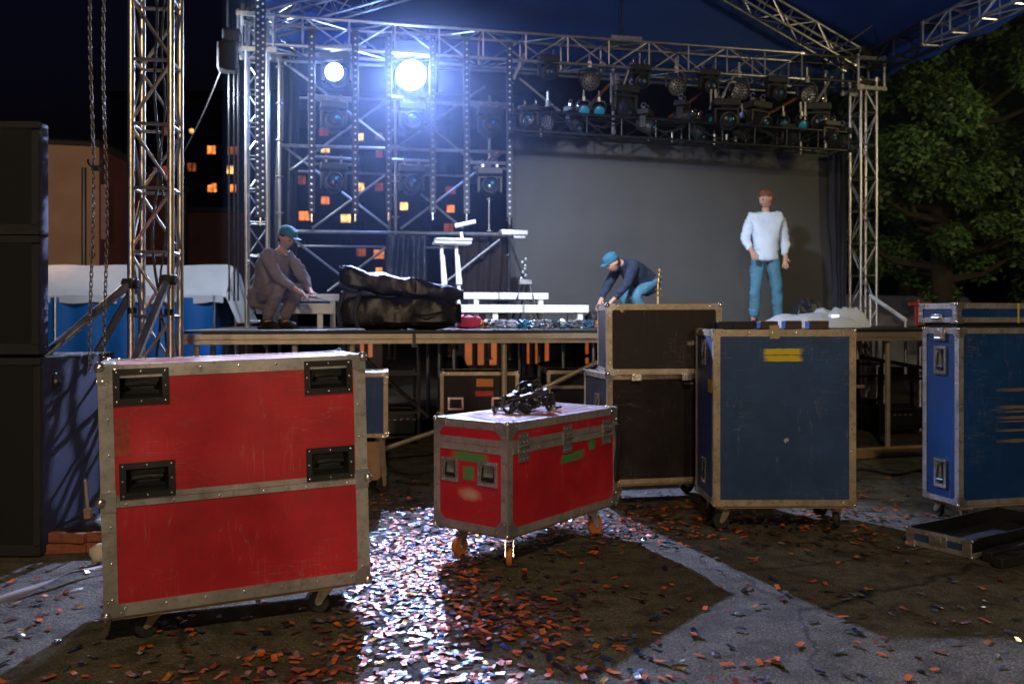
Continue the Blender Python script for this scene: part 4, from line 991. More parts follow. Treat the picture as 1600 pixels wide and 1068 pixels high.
curt(q0.x,q1.x,3.75,DZ,3.85,22,.05,M['curtain'],'dark grey curtain hanging at the right edge of the screen',tail=1)
q0 = LS(603,365,3.6); q1 = LS(664,365,3.6)
dz_ = LS(633,368,3.6).z
def fn(s, t_):
    u0_, u1_ = q0.x-.12*0, q1.x
    spread = 1+.25*t_ if s > .5 else 1.0
    return S((u0_+u1_)/2+(s-.5)*(u1_-u0_)*spread, 3.6+.06*math.sin(s*24+t_*3)+.05*noise.noise(Vector((s*6,t_*4,1))), dz_+(DZ-dz_)*t_*.93)
o = MB().sheet(fn, 60, 26).build('hanging_drape', M['drape']); tag(o, 'shiny black drape hanging on the scaffold pipe behind the bags', 'drape')
# brown dark backdrop right of the scaffold opening
q0 = LS(712,365,4.6); q1 = LS(800,365,4.6)
curt(q0.x,q1.x,4.6,DZ,q0.z,30,.05,mat('brown_black_cloth',(.03,.018,.014),.9,0,.3,5,.5,12),'dark brown cloth hanging low between the stands and the screen')
o=curt(.5,.82,4.5,0,5.2,14,.05,M['black'],'tall black drape hanging behind the rear left tower')
# ================================================================ scaffold wall
VS = 4.35
sb = S(.9,VS,0); sc = thing('scaffold_frame', 'tall steel tube scaffold wall filling the left back of the stage', 'scaffold', sb, 0)
def stube(nm, x0, y0, x1, y1, v=VS, r=.024, m='steel', v2=None):
    a = PS(x0,y0,v)-sb; b = PS(x1,y1,v if v2 is None else v2)-sb
    o = MB().tube(a, b, r, 8).build(nm, M[m], sc); return o
def std(px, y0, y1, v=VS, r=.024):
    a = PS(px,y0,v); b = PS(px,y1,v); mb = MB(); a.x = b.x; a.y = b.y
    mb.tube(a-sb, b-sb, r, 8); z = b.z
    while z < a.z:
        mb.lathe([(r,-.012),(.055,-.008),(.055,.008),(r,.012)], T(*(Vector((a.x,a.y,z))-sb)), 10); z += .5
    mb.build('standard', M['steel'], sc)
for px, y0, y1, v in ((437,93,560,VS),(447,128,560,5.4),(618,150,560,VS),(609,95,560,5.4),(765,150,560,5.4),(797,100,560,VS),(1150,110,560,VS),(958,100,215,VS),(1290,110,560,VS)): std(px, y0, y1, v)
for (x0,y0,x1,y1,v,r) in ((437,95,800,112,VS,.024),(447,152,610,156,5.4,.02),(610,156,760,163,5.4,.02),(436,227,795,238,VS,.026),(447,267,600,272,5.4,.02),(600,272,740,275,5.4,.02),
    (437,361,790,366,VS,.027),(447,384,780,388,5.4,.02),(811,114,1242,145,VS,.022),(811,172,1100,190,5.4,.02),(620,158,760,166,VS,.018)): stube('ledger', x0,y0,x1,y1,v,r)
for (x0,y0,x1,y1) in ((439,94,512,148),(535,168,609,226),(454,266,603,158),(436,222,505,276),(534,300,609,357),(488,357,603,273),(626,226,758,135),(626,160,760,270),(626,357,788,236),(657,303,724,357),(436,357,545,440),(512,455,603,387),(700,438,781,374),(811,122,875,174),(1137,150,1175,182)):
    stube('diagonal_brace', x0,y0,x1,y1,VS+.03,.019)
for (x0,y0,x1,y1) in ((954,131,920,165),(1096,146,1045,184),(1244,154,1197,180),(781,236,740,268)): stube('rusty_brace', x0,y0,x1,y1,VS-.1,.022,'rust')
for (x0,y0,x1,y1) in ((819,84,802,124),(986,99,972,142),(1150,111,1126,157),(1300,120,1272,165)): stube('hanger_tube', x0,y0,x1,y1,3.75,.024)
# LED strips
def strip(label, px, y0, y1, v, w_=.085, two=False):
    a = LS(px,y0,v); b = LS(px,y1,v); H = a.z-b.z
    t = thing('led_strip', label, 'LED strip', S(a.x,v,b.z), SA, 'LED strips hanging in front of the scaffold')
    MB().box((0,0,H/2),(w_,.03,H)).build('bar', M['stripbar'], t, bevel=.006)
    mb = MB(); z = .05; i = 0
    while z < H-.03:
        for x in ((-.03,.03) if two else (0,)): mb.ball((x,-.017,z+(.04 if x > 0 else 0)),.015,7)
        z += .082
    mb.build('led_domes', M['leddot'], t); MB().box((0,0,-.05),(.02,.02,.1)).build('end_plug', M['chrome'], t)
for i, (px, y0, y1) in enumerate(((487,46,334),(555,48,334),(607,52,332),(676,55,332),(729,60,334),(796,66,340))):
    strip('%s narrow LED strip of dotted lights counted from the left, in front of the scaffold' % ['first','second','third','fourth','fifth','sixth'][i], px, y0, y1, 3.45)
strip('widest LED strip with a double row of dots, beside the rear left tower', 407, -20, 340, 3.5, .13, True)
# lighting fixtures
def mover(label, loc, rz, tilt=0, s=1., lit=None, lensm='lens', group='moving head lamps on the scaffold', bar=True, clampbar=True, pan=0):
    t = thing('moving_head_lamp', label, 'stage lamp', loc, rz, group)
    bx = MB(); bx.box((0,0,.22*s),(.36*s,.22*s,.10*s)); bx.box((0,0,.165*s),(.16*s,.16*s,.03*s)); bx.build('base', M['lampbody'], t, bevel=.015*s)
    cl = MB()
    for x in (-.1,.1):
        cl.box((x*s,0,.295*s),(.035*s,.05*s,.05*s)); cl.path([(x*s,.04*s*math.cos(a_),.345*s+.04*s*math.sin(a_)) for a_ in [R(-80+i*32) for i in range(9)]], .010*s, 5)
    cl.build('clamp', M['chrome'], t)
    if clampbar: MB().tube((-.34*s,0,.345*s),(.34*s,0,.345*s),.024*s).build('hanging_bar', M['steel'], t)
    yk = MB(); 
    for x in (-1,1):
        yk.prism([(-.05*s,-.07*s),(.05*s,-.07*s),(.06*s,.13*s),(-.06*s,.13*s)], -.018*s, .018*s, T(x*.155*s,0,.0)@Matrix(((0,0,1,0),(1,0,0,0),(0,1,0,0),(0,0,0,1))))
    yk.box((0,0,.135*s),(.34*s,.12*s,.03*s)); yk.build('yoke', M['lampbody'], t, bevel=.006*s)
    X = RX(R(90)+tilt)
    h = MB(); h.lathe([(.05*s,-.17*s),(.10*s,-.15*s),(.125*s,-.06*s),(.128*s,.05*s),(.115*s,.10*s),(.12*s,.16*s),(.105*s,.165*s),(.10*s,.13*s)], X, 20)
    hd = h.build('head', M['lampbody'], t)
    l = MB(); l.lathe([(.10*s,.128*s),(.085*s,.148*s),(.05*s,.16*s),(.01*s,.165*s)], X, 20); l.build('lens', M[lit] if lit else M[lensm], hd)
    if not lit:
        l = MB(); l.ball(X @ Vector((.02*s,.02*s,.15*s)),.028*s,8); l.build('inner_glint', M['lensblue'], hd)
    return t
for i, (px, py, lit, s, lab) in enumerate(((521,111,'glow2',1.15,'upper left stage lamp shining brightly, the smaller of the two glowing lamps'),(642,116,'glow',1.9,'brightest stage lamp, a big white glowing disc high on the scaffold'),
    (521,192,None,1,'dark moving lamp hanging below the smaller glowing lamp'),(643,193,None,1,'dark moving lamp hanging below the brightest glowing lamp'),(765,200,None,1,'dark moving lamp on the right of the scaffold, upper of its column'),
    (521,287,None,1,'lowest moving lamp in the left scaffold column'),(643,290,None,1,'lowest moving lamp in the middle scaffold column'),(765,293,None,1,'lowest moving lamp in the right scaffold column'))):
    q = PS(px,py,3.95 if not lit else 4.02); q = q if not lit else PS(px,py,3.75)+Vector((0,.19*s,0))
    mover(lab, q, 0 if lit else SA+R(random.uniform(-8,8)), R(-8) if not lit else 0, s, lit)
for (x0,x1,y) in ((495,553,157),(628,675,160),(742,790,167),(490,553,256),(622,672,257),(740,792,262),(495,553,84),(615,680,88)):
    a = PS(x0,y,3.98); b = PS(x1,y+1.5,3.98); a.z -= .0
    tag(MB().tube(a,b,.018).build('lamp_bar', M['steel']), 'short horizontal tube ' + {495:'over the left lamp column',628:'in the middle column just under the brightest lamp',742:'at the top of the right lamp column',490:'over the lowest lamp of the left column',622:'over the lowest lamp of the middle column',740:'over the lowest lamp of the right column',615:'above the brightest lamp'}[x0]+(' top' if y == 84 else ''), 'tube', 'short tubes carrying the lamps')
def par(label, loc, rz, tilt=0, s=1., face='discface', group='lamps hanging over the screen', body='lampbody'):
    t = thing('par_lamp', label, 'stage lamp', loc, rz, group)
    X = RX(R(90)+tilt)
    h = MB().lathe([(.07*s,-.14*s),(.11*s,-.10*s),(.125*s,.08*s),(.13*s,.10*s),(.118*s,.10*s),(.112*s,.06*s)], X, 18).build('can', M[body], t)
    MB().lathe([(.112*s,.062*s),(.09*s,.075*s),(.01*s,.082*s)], X, 18).build('lens', M[face], h)
    if face == 'discface':
        mb = MB()
        for k, rr in ((1,0),(6,.04),(11,.08)):
            for i in range(k): mb.ball(X @ Vector((rr*s*math.cos(i*2*math.pi/k), rr*s*math.sin(i*2*math.pi/k), .085*s)), .014*s, 7)
        mb.build('led_cells', M['lens'], h)
    yk = MB(); yk.path([(-.14*s,0,0),(-.15*s,0,.12*s),(-.1*s,0,.2*s),(.1*s,0,.2*s),(.15*s,0,.12*s),(.14*s,0,0)], .012*s, 6); yk.build('yoke', M['darksteel'], t)
    c = MB(); c.box((0,0,.24*s),(.05*s,.06*s,.09*s)); c.tube((0,0,.27*s),(0,0,.42*s),.015*s); c.build('clamp', M['steel'], t)
    return t
pos_w = ['first','second','third','fourth','fifth','sixth','seventh','eighth','ninth','tenth','eleventh','twelfth','thirteenth','fourteenth']
for i, (px, py, kind) in enumerate(((856,114,'m'),(921,128,'p'),(999,128,'m'),(1056,136,'p'),(1107,135,'m'),(1155,143,'p'),(1212,146,'m'),(1261,150,'p'))):
    lab = pos_w[i] + (' lamp from left in the row under the back truss, round pale face' if kind == 'p' else ' lamp from left in the row under the back truss, dark head')
    if kind == 'p': par(lab, PS(px,py,3.72), SA+R(-10), R(12), 1.0)
    else: mover(lab, PS(px,py,3.72), SA, R(15), .85, group='lamps hanging over the screen', clampbar=False)
lad = truss('light_truss', 'dark ladder truss carrying the crowd of lamps just above the screen', 'truss', toS(PS(802,191,3.1)) and PS(802,191,3.1), PS(1318,224,3.1), .26, .5, .02, .009, m=M['darksteel'])
rb = [(828,190,'m'),(856,188,'p'),(897,191,'m'),(912,172,'b'),(936,173,'b'),(976,166,'M'),(1066,182,'m'),(1090,205,'m'),(1111,186,'b'),(1134,187,'M'),(1184,190,'M'),(1224,195,'b'),(1252,195,'b'),(1235,217,'m'),(1276,192,'M'),(1296,212,'m'),(1319,222,'m'),(1160,205,'p'),(1008,196,'m')]
for i, (px, py, kind) in enumerate(rb):
    q = PS(px,py,3.0+.12*(i % 3)); d_ = 'number %d from left along the ladder truss' % (1+sorted(r_[0] for r_ in rb).index(px))
    if kind == 'b': par('small lamp with bright blue filter; '+d_, q, SA+R(random.uniform(-20,20)), R(25), .62, 'lensblue', 'lamps crowded on the ladder truss', 'lampbody')
    elif kind == 'p': par('dark round lamp; '+d_, q, SA+R(random.uniform(-40,40)), R(30), .9, 'discface', 'lamps crowded on the ladder truss')
    elif kind == 'M': mover('large black moving head; '+d_, q, SA+R(random.uniform(-30,30)), R(random.uniform(10,60)), 1.0, group='lamps crowded on the ladder truss', clampbar=False)
    else: mover('black moving head; '+d_, q, SA+R(random.uniform(-60,60)), R(random.uniform(-20,70)), .74, group='lamps crowded on the ladder truss', clampbar=False)
for i, (px, y0, y1) in enumerate(((955,115,160),(962,115,160),(1111,140,165),(1118,140,168),(1251,160,185),(1258,160,188),(845,200,214),(1050,205,222),(1116,210,226),(1135,210,226),(1251,220,242))):
    tag(MB().tube(PS(px,y0,3.2),PS(px,y1,3.2),.014).build('drop_tube', M['steel']), 'thin vertical drop tube number %d from the left near the ladder truss' % (1+sorted((955,962,1111,1118,1251,1258,845,1050,1116,1135,1251)).index(px)+(1 if y0 == 220 else 0)), 'tube', 'drop tubes near the ladder truss')

# ================================================================ trees
def leaves(mb, centers, n, lsz, rad):
    for _ in range(n):
        c, cr = random.choice(centers)
        d = Vector((random.gauss(0,1), random.gauss(0,1), random.gauss(0,.75)))
        d = d.normalized()*cr*random.uniform(.25,1)**.5
        p = c+d; a = Vector((random.gauss(0,1), random.gauss(0,1), random.gauss(0,.5))).normalized()
        nrm = (Vector((0,0,.7))+d.normalized()*.6+Vector((random.gauss(0,.5),random.gauss(0,.5),random.gauss(0,.5)))).normalized()
        x = a.cross(nrm).normalized(); y = nrm.cross(x); s = lsz*random.uniform(.6,1.3)
        mb.add([p, p+y*s*.5+x*s*.28, p+y*s-nrm*s*.15, p+y*s*.5-x*s*.28], [(0,1,2,3)])
def leafmat(name, c):
    m = mat(name, c, .55, 0, .6, 1.3, rvar=.1); m.node_tree.nodes['Principled BSDF'].inputs['Subsurface Weight'].default_value = 0
    return m
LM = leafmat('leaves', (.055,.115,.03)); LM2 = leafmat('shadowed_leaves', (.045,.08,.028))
def tree(label, x, y, h, cz, rx, rz_, n, lsz, m, tr, ncl=70, seed=1):
    random.seed(seed)
    t = thing('leafy_tree', label, 'tree', (x,y,0), 0, 'trees at the right')
    mb = MB(); pts = [(0,0,0),(.05,.02,cz*.35),(.0,.1,cz*.7),(.1,.05,cz),(.0,.1,h*.85)]
    mb.path(pts, [tr,tr*.85,tr*.7,tr*.5,tr*.15], 10); cl = []
    while len(cl) < ncl:
        d = Vector((random.uniform(-1,1), random.uniform(-1,1), random.uniform(-1,1)))
        if d.length > 1 or d.length < .35: continue
        c = Vector((d.x*rx, d.y*rx, cz+d.z*rz_)); cl.append((c, random.uniform(.3,.62)*rx/2.6))
    for c, r_ in cl[:26]:
        s0 = Vector((0.05,.05,max(cz*.45, min(c.z-.5, cz*1.1)))); mid = s0.lerp(c,.5)+Vector((0,0,-.15))
        mb.path([s0,mid,c], [tr*.4,tr*.2,.02], 6)
    mb.build('trunk', M['bark'], t)
    lf = MB(); leaves(lf, cl, n, lsz, 0); lf.build('crown', m, t, smooth=False)
    return t
tree('big leafy green tree right of the rear right tower, lit on its lower boughs', 7.35, 14.6, 7.2, 4.45, 2.0, 2.75, 44000, .11, LM, .22, 85, 3)
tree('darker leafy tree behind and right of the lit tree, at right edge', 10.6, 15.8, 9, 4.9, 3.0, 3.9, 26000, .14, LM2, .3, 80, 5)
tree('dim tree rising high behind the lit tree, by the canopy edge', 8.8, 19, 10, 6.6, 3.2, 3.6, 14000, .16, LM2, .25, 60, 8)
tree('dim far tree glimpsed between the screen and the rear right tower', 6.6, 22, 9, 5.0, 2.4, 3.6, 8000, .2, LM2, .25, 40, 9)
random.seed(11)

# ================================================================ houses, tower block, tent
hs = thing('house', 'old low house with tan and red brown walls and a dark roof, far left', 'house', P(150,500,22)-Vector((0,0,1.35)), 0)
hb = Vector(hs.location)
c0 = P(155,228,22)-hb; c1_ = P(-120,205,21)-hb; c2_ = P(375,332,29)-hb; zc = c0.z
MB().add([(c1_.x,c1_.y,0),(0.08,0,0),(0.08,0,zc),(c1_.x,c1_.y,zc)], [(0,1,2,3)]).build('tan_wall', M['houset'], hs, smooth=False)
e1 = P(290,300,26)-hb
MB().add([(0.08,0,0),(e1.x,e1.y,0),(e1.x,e1.y,e1.z),(.08,0,zc)], [(0,1,2,3)]).build('red_wall', M['houser'], hs, smooth=False)
rf = MB(); rf.path([(c1_.x,c1_.y-.1,zc+.03),(.12,-.1,zc+.03)], .07, 6); rf.path([(.08,-.12,zc+.05),(e1.x+.1,e1.y-.1,e1.z+.05)], .10, 6); rf.build('roof_edge', M['roofm'], hs)
MB().add([(c1_.x,c1_.y,zc),(.08,0,zc),(e1.x,e1.y,e1.z),(c1_.x+4,8,zc+.3)], [(0,1,2,3)]).build('roof', M['roofm'], hs, smooth=False)
MB().tube((-.25,-.12,0),(-.25,-.12,zc*.9),.06).build('drainpipe', M['darksteel'], hs)
a = P(163,290,22.2)-hb; b = P(173,375,22.2)-hb
wf = MB(); wf.box(((a.x+b.x)/2,.05,(a.z+b.z)/2),(b.x-a.x,.1,a.z-b.z)); wf.build('narrow_window', mat('pinkish_shutter',(.35,.2,.18),.8), hs, bevel=.01)
MB().box((c1_.x/2,-.03,zc*.52),(abs(c1_.x),.06,.08)).build('string_course', M['houser'], hs)
ob = thing('outbuilding', 'low dark outbuilding with flat roof behind the left truss tower', 'house', P(330,500,30)-Vector((0,0,1.35)), 0)
bb_ = Vector(ob.location); a = P(270,332,30)-bb_; b = P(395,334,30)-bb_
MB().box(((a.x+b.x)/2,2,a.z/2),(b.x-a.x,4,a.z)).build('wall', mat('dull_brown_wall',(.13,.06,.045),.9,0,.2,1), ob)
MB().box(((a.x+b.x)/2,1.95,a.z+.08),(b.x-a.x+.3,4.3,.16)).build('roof', M['roofm'], ob); MB().box(((a.x+b.x)/2-.4,-.03,a.z*.35),(.9,.08,2.0)).build('door', M['paned'], ob)
YB = 120.
ap = thing('apartment_building', 'dark apartment tower block with scattered orange lit windows far behind the stage', 'building', P(480,500,YB)-Vector((0,0,1.35)), 0)
ab = Vector(ap.location); ppm = YB/FPX
a = P(172,150,YB)-ab; b = P(860,150,YB)-ab
MB().box(((a.x+b.x)/2,6.2,a.z/2),(b.x-a.x,12,a.z)).build('wall', M['concrete'], ap)
MB().box(((a.x+b.x)/2,6,a.z+.3),(b.x-a.x+.6,12.6,.6)).build('parapet', M['roofm'], ap)
lit = [(330,234,'o'),(363,235,'d'),(299,261,'d'),(360,265,'y'),(331,293,'o'),(363,294,'o'),(258,205,'d'),(236,267,'d'),(258,266,'d'),(506,206,'d'),(562,214,'y'),(508,233,'y'),(592,213,'d'),(592,240,'d'),(471,281,'d'),(562,292,'y'),(592,292,'d'),(508,313,'o'),(475,337,'o'),(540,341,'y'),(631,322,'y'),(704,326,'o'),(701,355,'d'),(564,394,'d'),(592,397,'o'),(592,424,'o'),(440,265,'d'),(704,297,'d')]
def awin(px, py, kind):
    c = P(px,py,YB)-ab; w_, h_ = (random.uniform(.9,1.45),random.uniform(1.0,1.25)) if kind != 'x' else (1.3,1.2)
    mb = MB(); mb.box((c.x,.12,c.z-h_/2-.05),(w_+.2,.2,.1)); mb.box((c.x,.12,c.z+h_/2+.05),(w_+.2,.14,.1)); mb.box((c.x-w_/2-.05,.12,c.z),(.1,.14,h_)); mb.box((c.x+w_/2+.05,.12,c.z),(.1,.14,h_)); mb.box((c.x+.1,.12,c.z),(.06,.12,h_))
    f = mb.build('window', M['concrete'], ap)
    m_ = {'o':'win_o','y':'win_y','d':'win_d','x':'paned'}[kind]
    g_ = MB().box((c.x,.16,c.z),(w_,.04,h_)).build('pane', M[m_], f)
for q in lit: awin(*q)
for py in (178,207,236,265,294,323,352,381,410):
    for px in (210,299,331,440,475,540,562,631,665,704,740):
        if random.random() < .62 and not any(abs(px-q[0]) < 18 and abs(py-q[1]) < 18 for q in lit): awin(px, py, 'x')
# small lamp post far off
lp = thing('distant_street_lamp', 'tiny orange street lamp glowing in front of the tower block', 'street lamp', P(300,500,80)-Vector((0,0,1.35)), 0)
z_ = P(300,205,80).z; MB().tube((0,0,0),(0,0,z_),.1,8,.06).build('post', M['darksteel'], lp); MB().ball((0,-.1,z_),.22,10).build('lamp_globe', M['win_y'], lp)

# tent
tn = thing('market_tent', 'market tent with white roof and blue side walls behind the left truss tower', 'tent', P(80,500,13.5)-Vector((0,0,1.35)), 0)
tb = Vector(tn.location); Y0, Y1 = 13.2, 14.2
def tp(px,py,Y): return P(px,py,Y)-tb
xl = P(-160,500,Y0).x-tb.x; xr = P(336,500,Y0).x-tb.x; yl = Y0-tb.y; yr = Y1-tb.y; ym = (yl+yr)/2
ze = P(0,462,Y0).z; zr = P(345,414,13.7).z; xr2 = xr+.16
def roof(s, t_):
    y = yl+(yr-yl)*t_; x = xl+(xr2-xl)*s; k = 1-abs(t_-.5)*2
    return Vector((x+(0 if k < .99 else -.1), y, ze+(zr-ze)*k**.8 - .03*abs(math.sin(s*9))*(1-k)+.015*noise.noise(Vector((x*2,y*2,0)))))
MB().sheet(roof, 60, 14).build('roof', M['wtarp'], tn)
MB().sheet(lambda s,t_: Vector((xl+(xr-xl)*s, yl+.01+.02*math.sin(s*60), ze*(1-t_)*.985)), 120, 6).build('side_wall', M['btarp'], tn)
MB().sheet(lambda s,t_: Vector((xl+(xr2-.02-xl)*s, yl-.02+.02*math.sin(s*30), ze+.01-t_*(.10+.03*abs(math.sin(s*26))))), 160, 3).build('valance', M['wtarp'], tn)
mb = MB(); mb.add([(xr,yl+.02,0),(xr,yr,0),(xr,yr,ze),(xr,yl+.02,ze)],[(0,1,2,3)]); mb.build('end_wall', M['btarp'], tn)
def endf(s, t_):
    y = yl+(yr-yl)*s; k = 1-abs(s-.5)*2; top = ze+(zr-ze)*k**.8
    return Vector((xr2+.25*t_*(1-.5*abs(s-.5))+.03*math.sin(s*20), y, top-(top-ze+.42)*t_))
MB().sheet(endf, 24, 10).build('end_flap', M['wtarp'], tn)
for (x,y) in ((xr,yl),(xr,yr),(xl,yl),((xl+xr)/2,yl)): MB().tube((x,y-.03,0),(x,y-.03,ze),.02).build('pole', M['alu'], tn)
q = P(326,560,12.2); t = thing('water_barrel', 'bright blue barrel standing between the tent and the stage corner', 'barrel', (q.x,q.y,0), 0)
MB().lathe([(.16,0),(.2,.03),(.205,.3),(.21,.33),(.205,.36),(.205,.7),(.21,.73),(.205,.76),(.2,1.05),(.17,1.1)],I4,24).build('drum', mat('bright_blue_plastic',(.01,.12,.5),.35), t); MB().lathe([(.17,1.1),(.175,1.12),(.05,1.13)],I4,24).build('lid', M['white'], t)
# orange lit kiosk seen under the stage
for (x0,x1,y0,y1,Y,lab) in ((722,780,528,574,17,'orange lit kiosk front seen under the stage, left one'),(818,862,528,572,17.5,'orange lit kiosk front seen under the stage, middle one'),(912,944,530,572,18,'orange lit kiosk front seen under the stage, right one'),(545,584,530,562,16.5,'orange lit stall edge seen under the stage above the blue case')):
    a = P(x0,y0,Y); b = P(x1,y1,Y); t = thing('kiosk', lab, 'kiosk', ((a.x+b.x)/2,Y,0), 0, 'lit kiosks behind the stage')
    w_ = b.x-a.x; MB().box((0,.6,1.0),(w_+.3,1.0,2.0)).build('cabin', mat('brown_cabin',(.06,.03,.02),.8), t); MB().box((0,.5,2.05),(w_+.5,1.4,.1)).build('roof', M['roofm'], t)
    n = 3
    for i in range(n):
        x = -w_/2+w_*(i+.5)/n; f = MB()
        f.box((x-w_/n/2+.02,.07,(a.z+b.z)/2),(.04,.06,a.z-b.z+.3)); f.build('window', M['darksteel'], t)
        MB().box((x,.09,(a.z+b.z)/2+.1),(w_/n*random.uniform(.25,.6),.03,a.z-b.z+.1)).build('pane', M['kiosk'], t)
q = P(706,532,15); t = thing('street_lantern', 'small yellow lantern shining under the stage near the seated person', 'lantern', (q.x,q.y,0), 0)
MB().tube((0,0,0),(0,0,q.z),.03).build('post', M['darksteel'], t); MB().ball((0,0,q.z),.06,12).build('globe', M['win_y'], t)
# pale van-like fence behind the stage at right
q = P(1400,500,19); t = thing('white_van', 'pale parked van glimpsed under the stage deck at far right', 'van', (q.x,q.y,0), 0)
mb = MB(); mb.prism([(-1.9,.35),(2.2,.35),(2.2,.95),(1.75,1.1),(1.2,1.85),(-1.9,1.9)], -.8, .8, RX(R(90))); mb.build('body', mat('van_paint',(.5,.52,.55),.4), t, bevel=.05)
MB().prism([(.1,1.15),(1.35,1.15),(1.05,1.7),(.1,1.7)], .79, .81, RX(R(90))).build('side_window', M['paned'], t)
for x in (-1.2,1.4):
    for y in (-.75,.75): MB().lathe([(.1,-.1),(.32,-.1),(.34,-.05),(.34,.05),(.32,.1),(.1,.1)], T(x,y,.34)@RX(R(90)), 20).build('wheel', M['rubber'], t)
MB().box((2.22,-.6,.7),(.05,.25,.15)).build('headlight', mat('dim_headlight',(.8,.8,.8),.2,emit=(.8,.9,1),estr=.8), t)

# ================================================================ people
def skinned(nodes, edges, root, extra=None, sub=2):
    names = list(nodes); idx = {n: i for i, n in enumerate(names)}
    me = bpy.data.meshes.new('tmp'); me.from_pydata([nodes[n][0] for n in names], [(idx[a], idx[b]) for a, b in edges], [])
    o = bpy.data.objects.new('tmp', me); COL.objects.link(o)
    md = o.modifiers.new('s', 'SKIN'); md.use_smooth_shade = True
    sv = me.skin_vertices[0].data
    for n in names:
        r_ = nodes[n][1]; sv[idx[n]].radius = (r_, r_) if not isinstance(r_, tuple) else r_
        sv[idx[n]].use_root = (n == root)
    ss = o.modifiers.new('u', 'SUBSURF'); ss.levels = sub; ss.render_levels = sub
    dg = bpy.context.evaluated_depsgraph_get(); ev = o.evaluated_get(dg); res = bpy.data.meshes.new_from_object(ev)
    vs = [tuple(v.co) for v in res.vertices]; fs = [tuple(p.vertices) for p in res.polygons]
    bpy.data.objects.remove(o); bpy.data.meshes.remove(me); bpy.data.meshes.remove(res)
    mb = MB(); mb.add(vs, fs); return mb
def folds(vs, a):
    out = []
    for v in vs:
        v = Vector(v); w_ = noise.noise(v*3)*.12
        f = noise.noise(Vector((v.x*5, v.y*5, (v.z+w_+v.x*.4)*17))); g_ = noise.noise(Vector((v.x*14+3, v.y*14, v.z*8)))
        out.append(tuple(v + Vector((v.x if abs(v.x) > .01 else .01, v.y, 0)).normalized()*(abs(f)*1.5-.4+g_*.5)*a))
    return out
def person(label, loc, rz, J, top, trousers, hair, s=1., cap=None, shoe='shoe', long_hair=False, group=None):
    """J: joints in a frame where the figure faces -y"""
    root = None
    V = {k: Vector(v)*s for k, v in J.items() if k != 'nod'}
    nd = {'pelvis': (V['pelvis'], .10*s), 'belly': (V['pelvis'].lerp(V['chest'],.5), .10*s), 'chest': (V['chest'], .105*s), 'neck': (V['neck'], .052*s), 'skull': (V['head']*.5+V['neck']*.5, .05*s)}
    ed = [('pelvis','belly'),('belly','chest'),('chest','neck'),('neck','skull')]
    for sd in ('l','r'):
        sg = 1 if sd == 'l' else -1
        nd['sh'+sd] = (V['sh'+sd], .058*s); nd['el'+sd] = (V['el'+sd], .042*s); nd['wr'+sd] = (V['wr'+sd], .026*s)
        fd = (V['wr'+sd]-V['el'+sd]).normalized(); lat = fd.cross(Vector((0,0,1)))
        lat = lat.normalized() if lat.length > .1 else Vector((0,1,0))
        pl = V['wr'+sd]+fd*.07*s; nd['pa'+sd] = (pl, .030*s)
        ed += [('chest','sh'+sd),('sh'+sd,'el'+sd),('el'+sd,'wr'+sd),('wr'+sd,'pa'+sd)]
        crl = lat.cross(fd).normalized()*sg
        for k, (off, ln) in enumerate(((-.03,.06),(-.01,.075),(.01,.07),(.03,.055))):
            a = pl+(lat*off+fd*.035)*s; b = a+(fd*ln*.6+crl*.012)*s; c_ = b+(fd*ln*.35+crl*.025)*s
            for nm, q, r_ in (('a',a,.0095),('b',b,.0085),('c',c_,.007)): nd['f%s%s%d' % (nm,sd,k)] = (q, r_*s)
            ed += [('pa'+sd,'fa%s%d'%(sd,k)),('fa%s%d'%(sd,k),'fb%s%d'%(sd,k)),('fb%s%d'%(sd,k),'fc%s%d'%(sd,k))]
        a = V['wr'+sd]+(fd*.03-lat*.03)*s; b = a+(fd*.035-lat*.03)*s; nd['t1'+sd] = (a,.011*s); nd['t2'+sd] = (b,.009*s); ed += [('wr'+sd,'t1'+sd),('t1'+sd,'t2'+sd)]
        nd['hp'+sd] = (V['hp'+sd], .085*s); nd['kn'+sd] = (V['kn'+sd], .055*s); nd['an'+sd] = (V['an'+sd], .038*s); nd['to'+sd] = (V['to'+sd], .032*s)
        ed += [('pelvis','hp'+sd),('hp'+sd,'kn'+sd),('kn'+sd,'an'+sd),('an'+sd,'to'+sd)]
    body = skinned(nd, ed, 'pelvis')
    hd = V['head']; hdir = V.get('look', Vector((0,-1,0)))
    yaw = math.atan2(hdir.x, -hdir.y); HX = Matrix.Translation(hd) @ RZ(yaw) @ RX(R(J.get('nod', (0,))[0]))
    sg_, rn = 28, 22; vs = []; fs = []
    for j in range(rn+1):
        ph = math.pi*j/rn
        for i in range(sg_):
            t_ = 2*math.pi*i/sg_; d = Vector((math.sin(ph)*math.cos(t_), math.sin(ph)*math.sin(t_), math.cos(ph)))
            p = Vector((d.x*.078, d.y*.098, d.z*.118)); f = max(0, -d.y)
            if d.z < 0: p.x *= 1+.28*d.z; p.y *= 1+.12*d.z
            g = lambda x, z, w: math.exp(-((d.x-x)**2+(d.z-z)**2)/w)*(1 if d.y < 0 else 0)
            p.y -= .022*g(0,-.12,.012)+.008*g(0,.08,.01)+.008*g(0,-.42,.012)+.01*g(0,-.72,.02)
            p.y += .012*(g(.36,.06,.018)+g(-.36,.06,.018))
            if abs(d.x) > .93 and abs(d.z) < .28 and abs(d.y) < .35: p.x *= 1.17
            vs.append(HX @ (p*s))
    for j in range(rn):
        for i in range(sg_): fs.append((j*sg_+i, (j+1)*sg_+i, (j+1)*sg_+(i+1) % sg_, j*sg_+(i+1) % sg_))
    body.add(vs, fs)
    o = body.build('person', M['skin'], None, ang=80); o.location = loc; o.rotation_euler = (0,0,rz); tag(o, label, 'person', group)
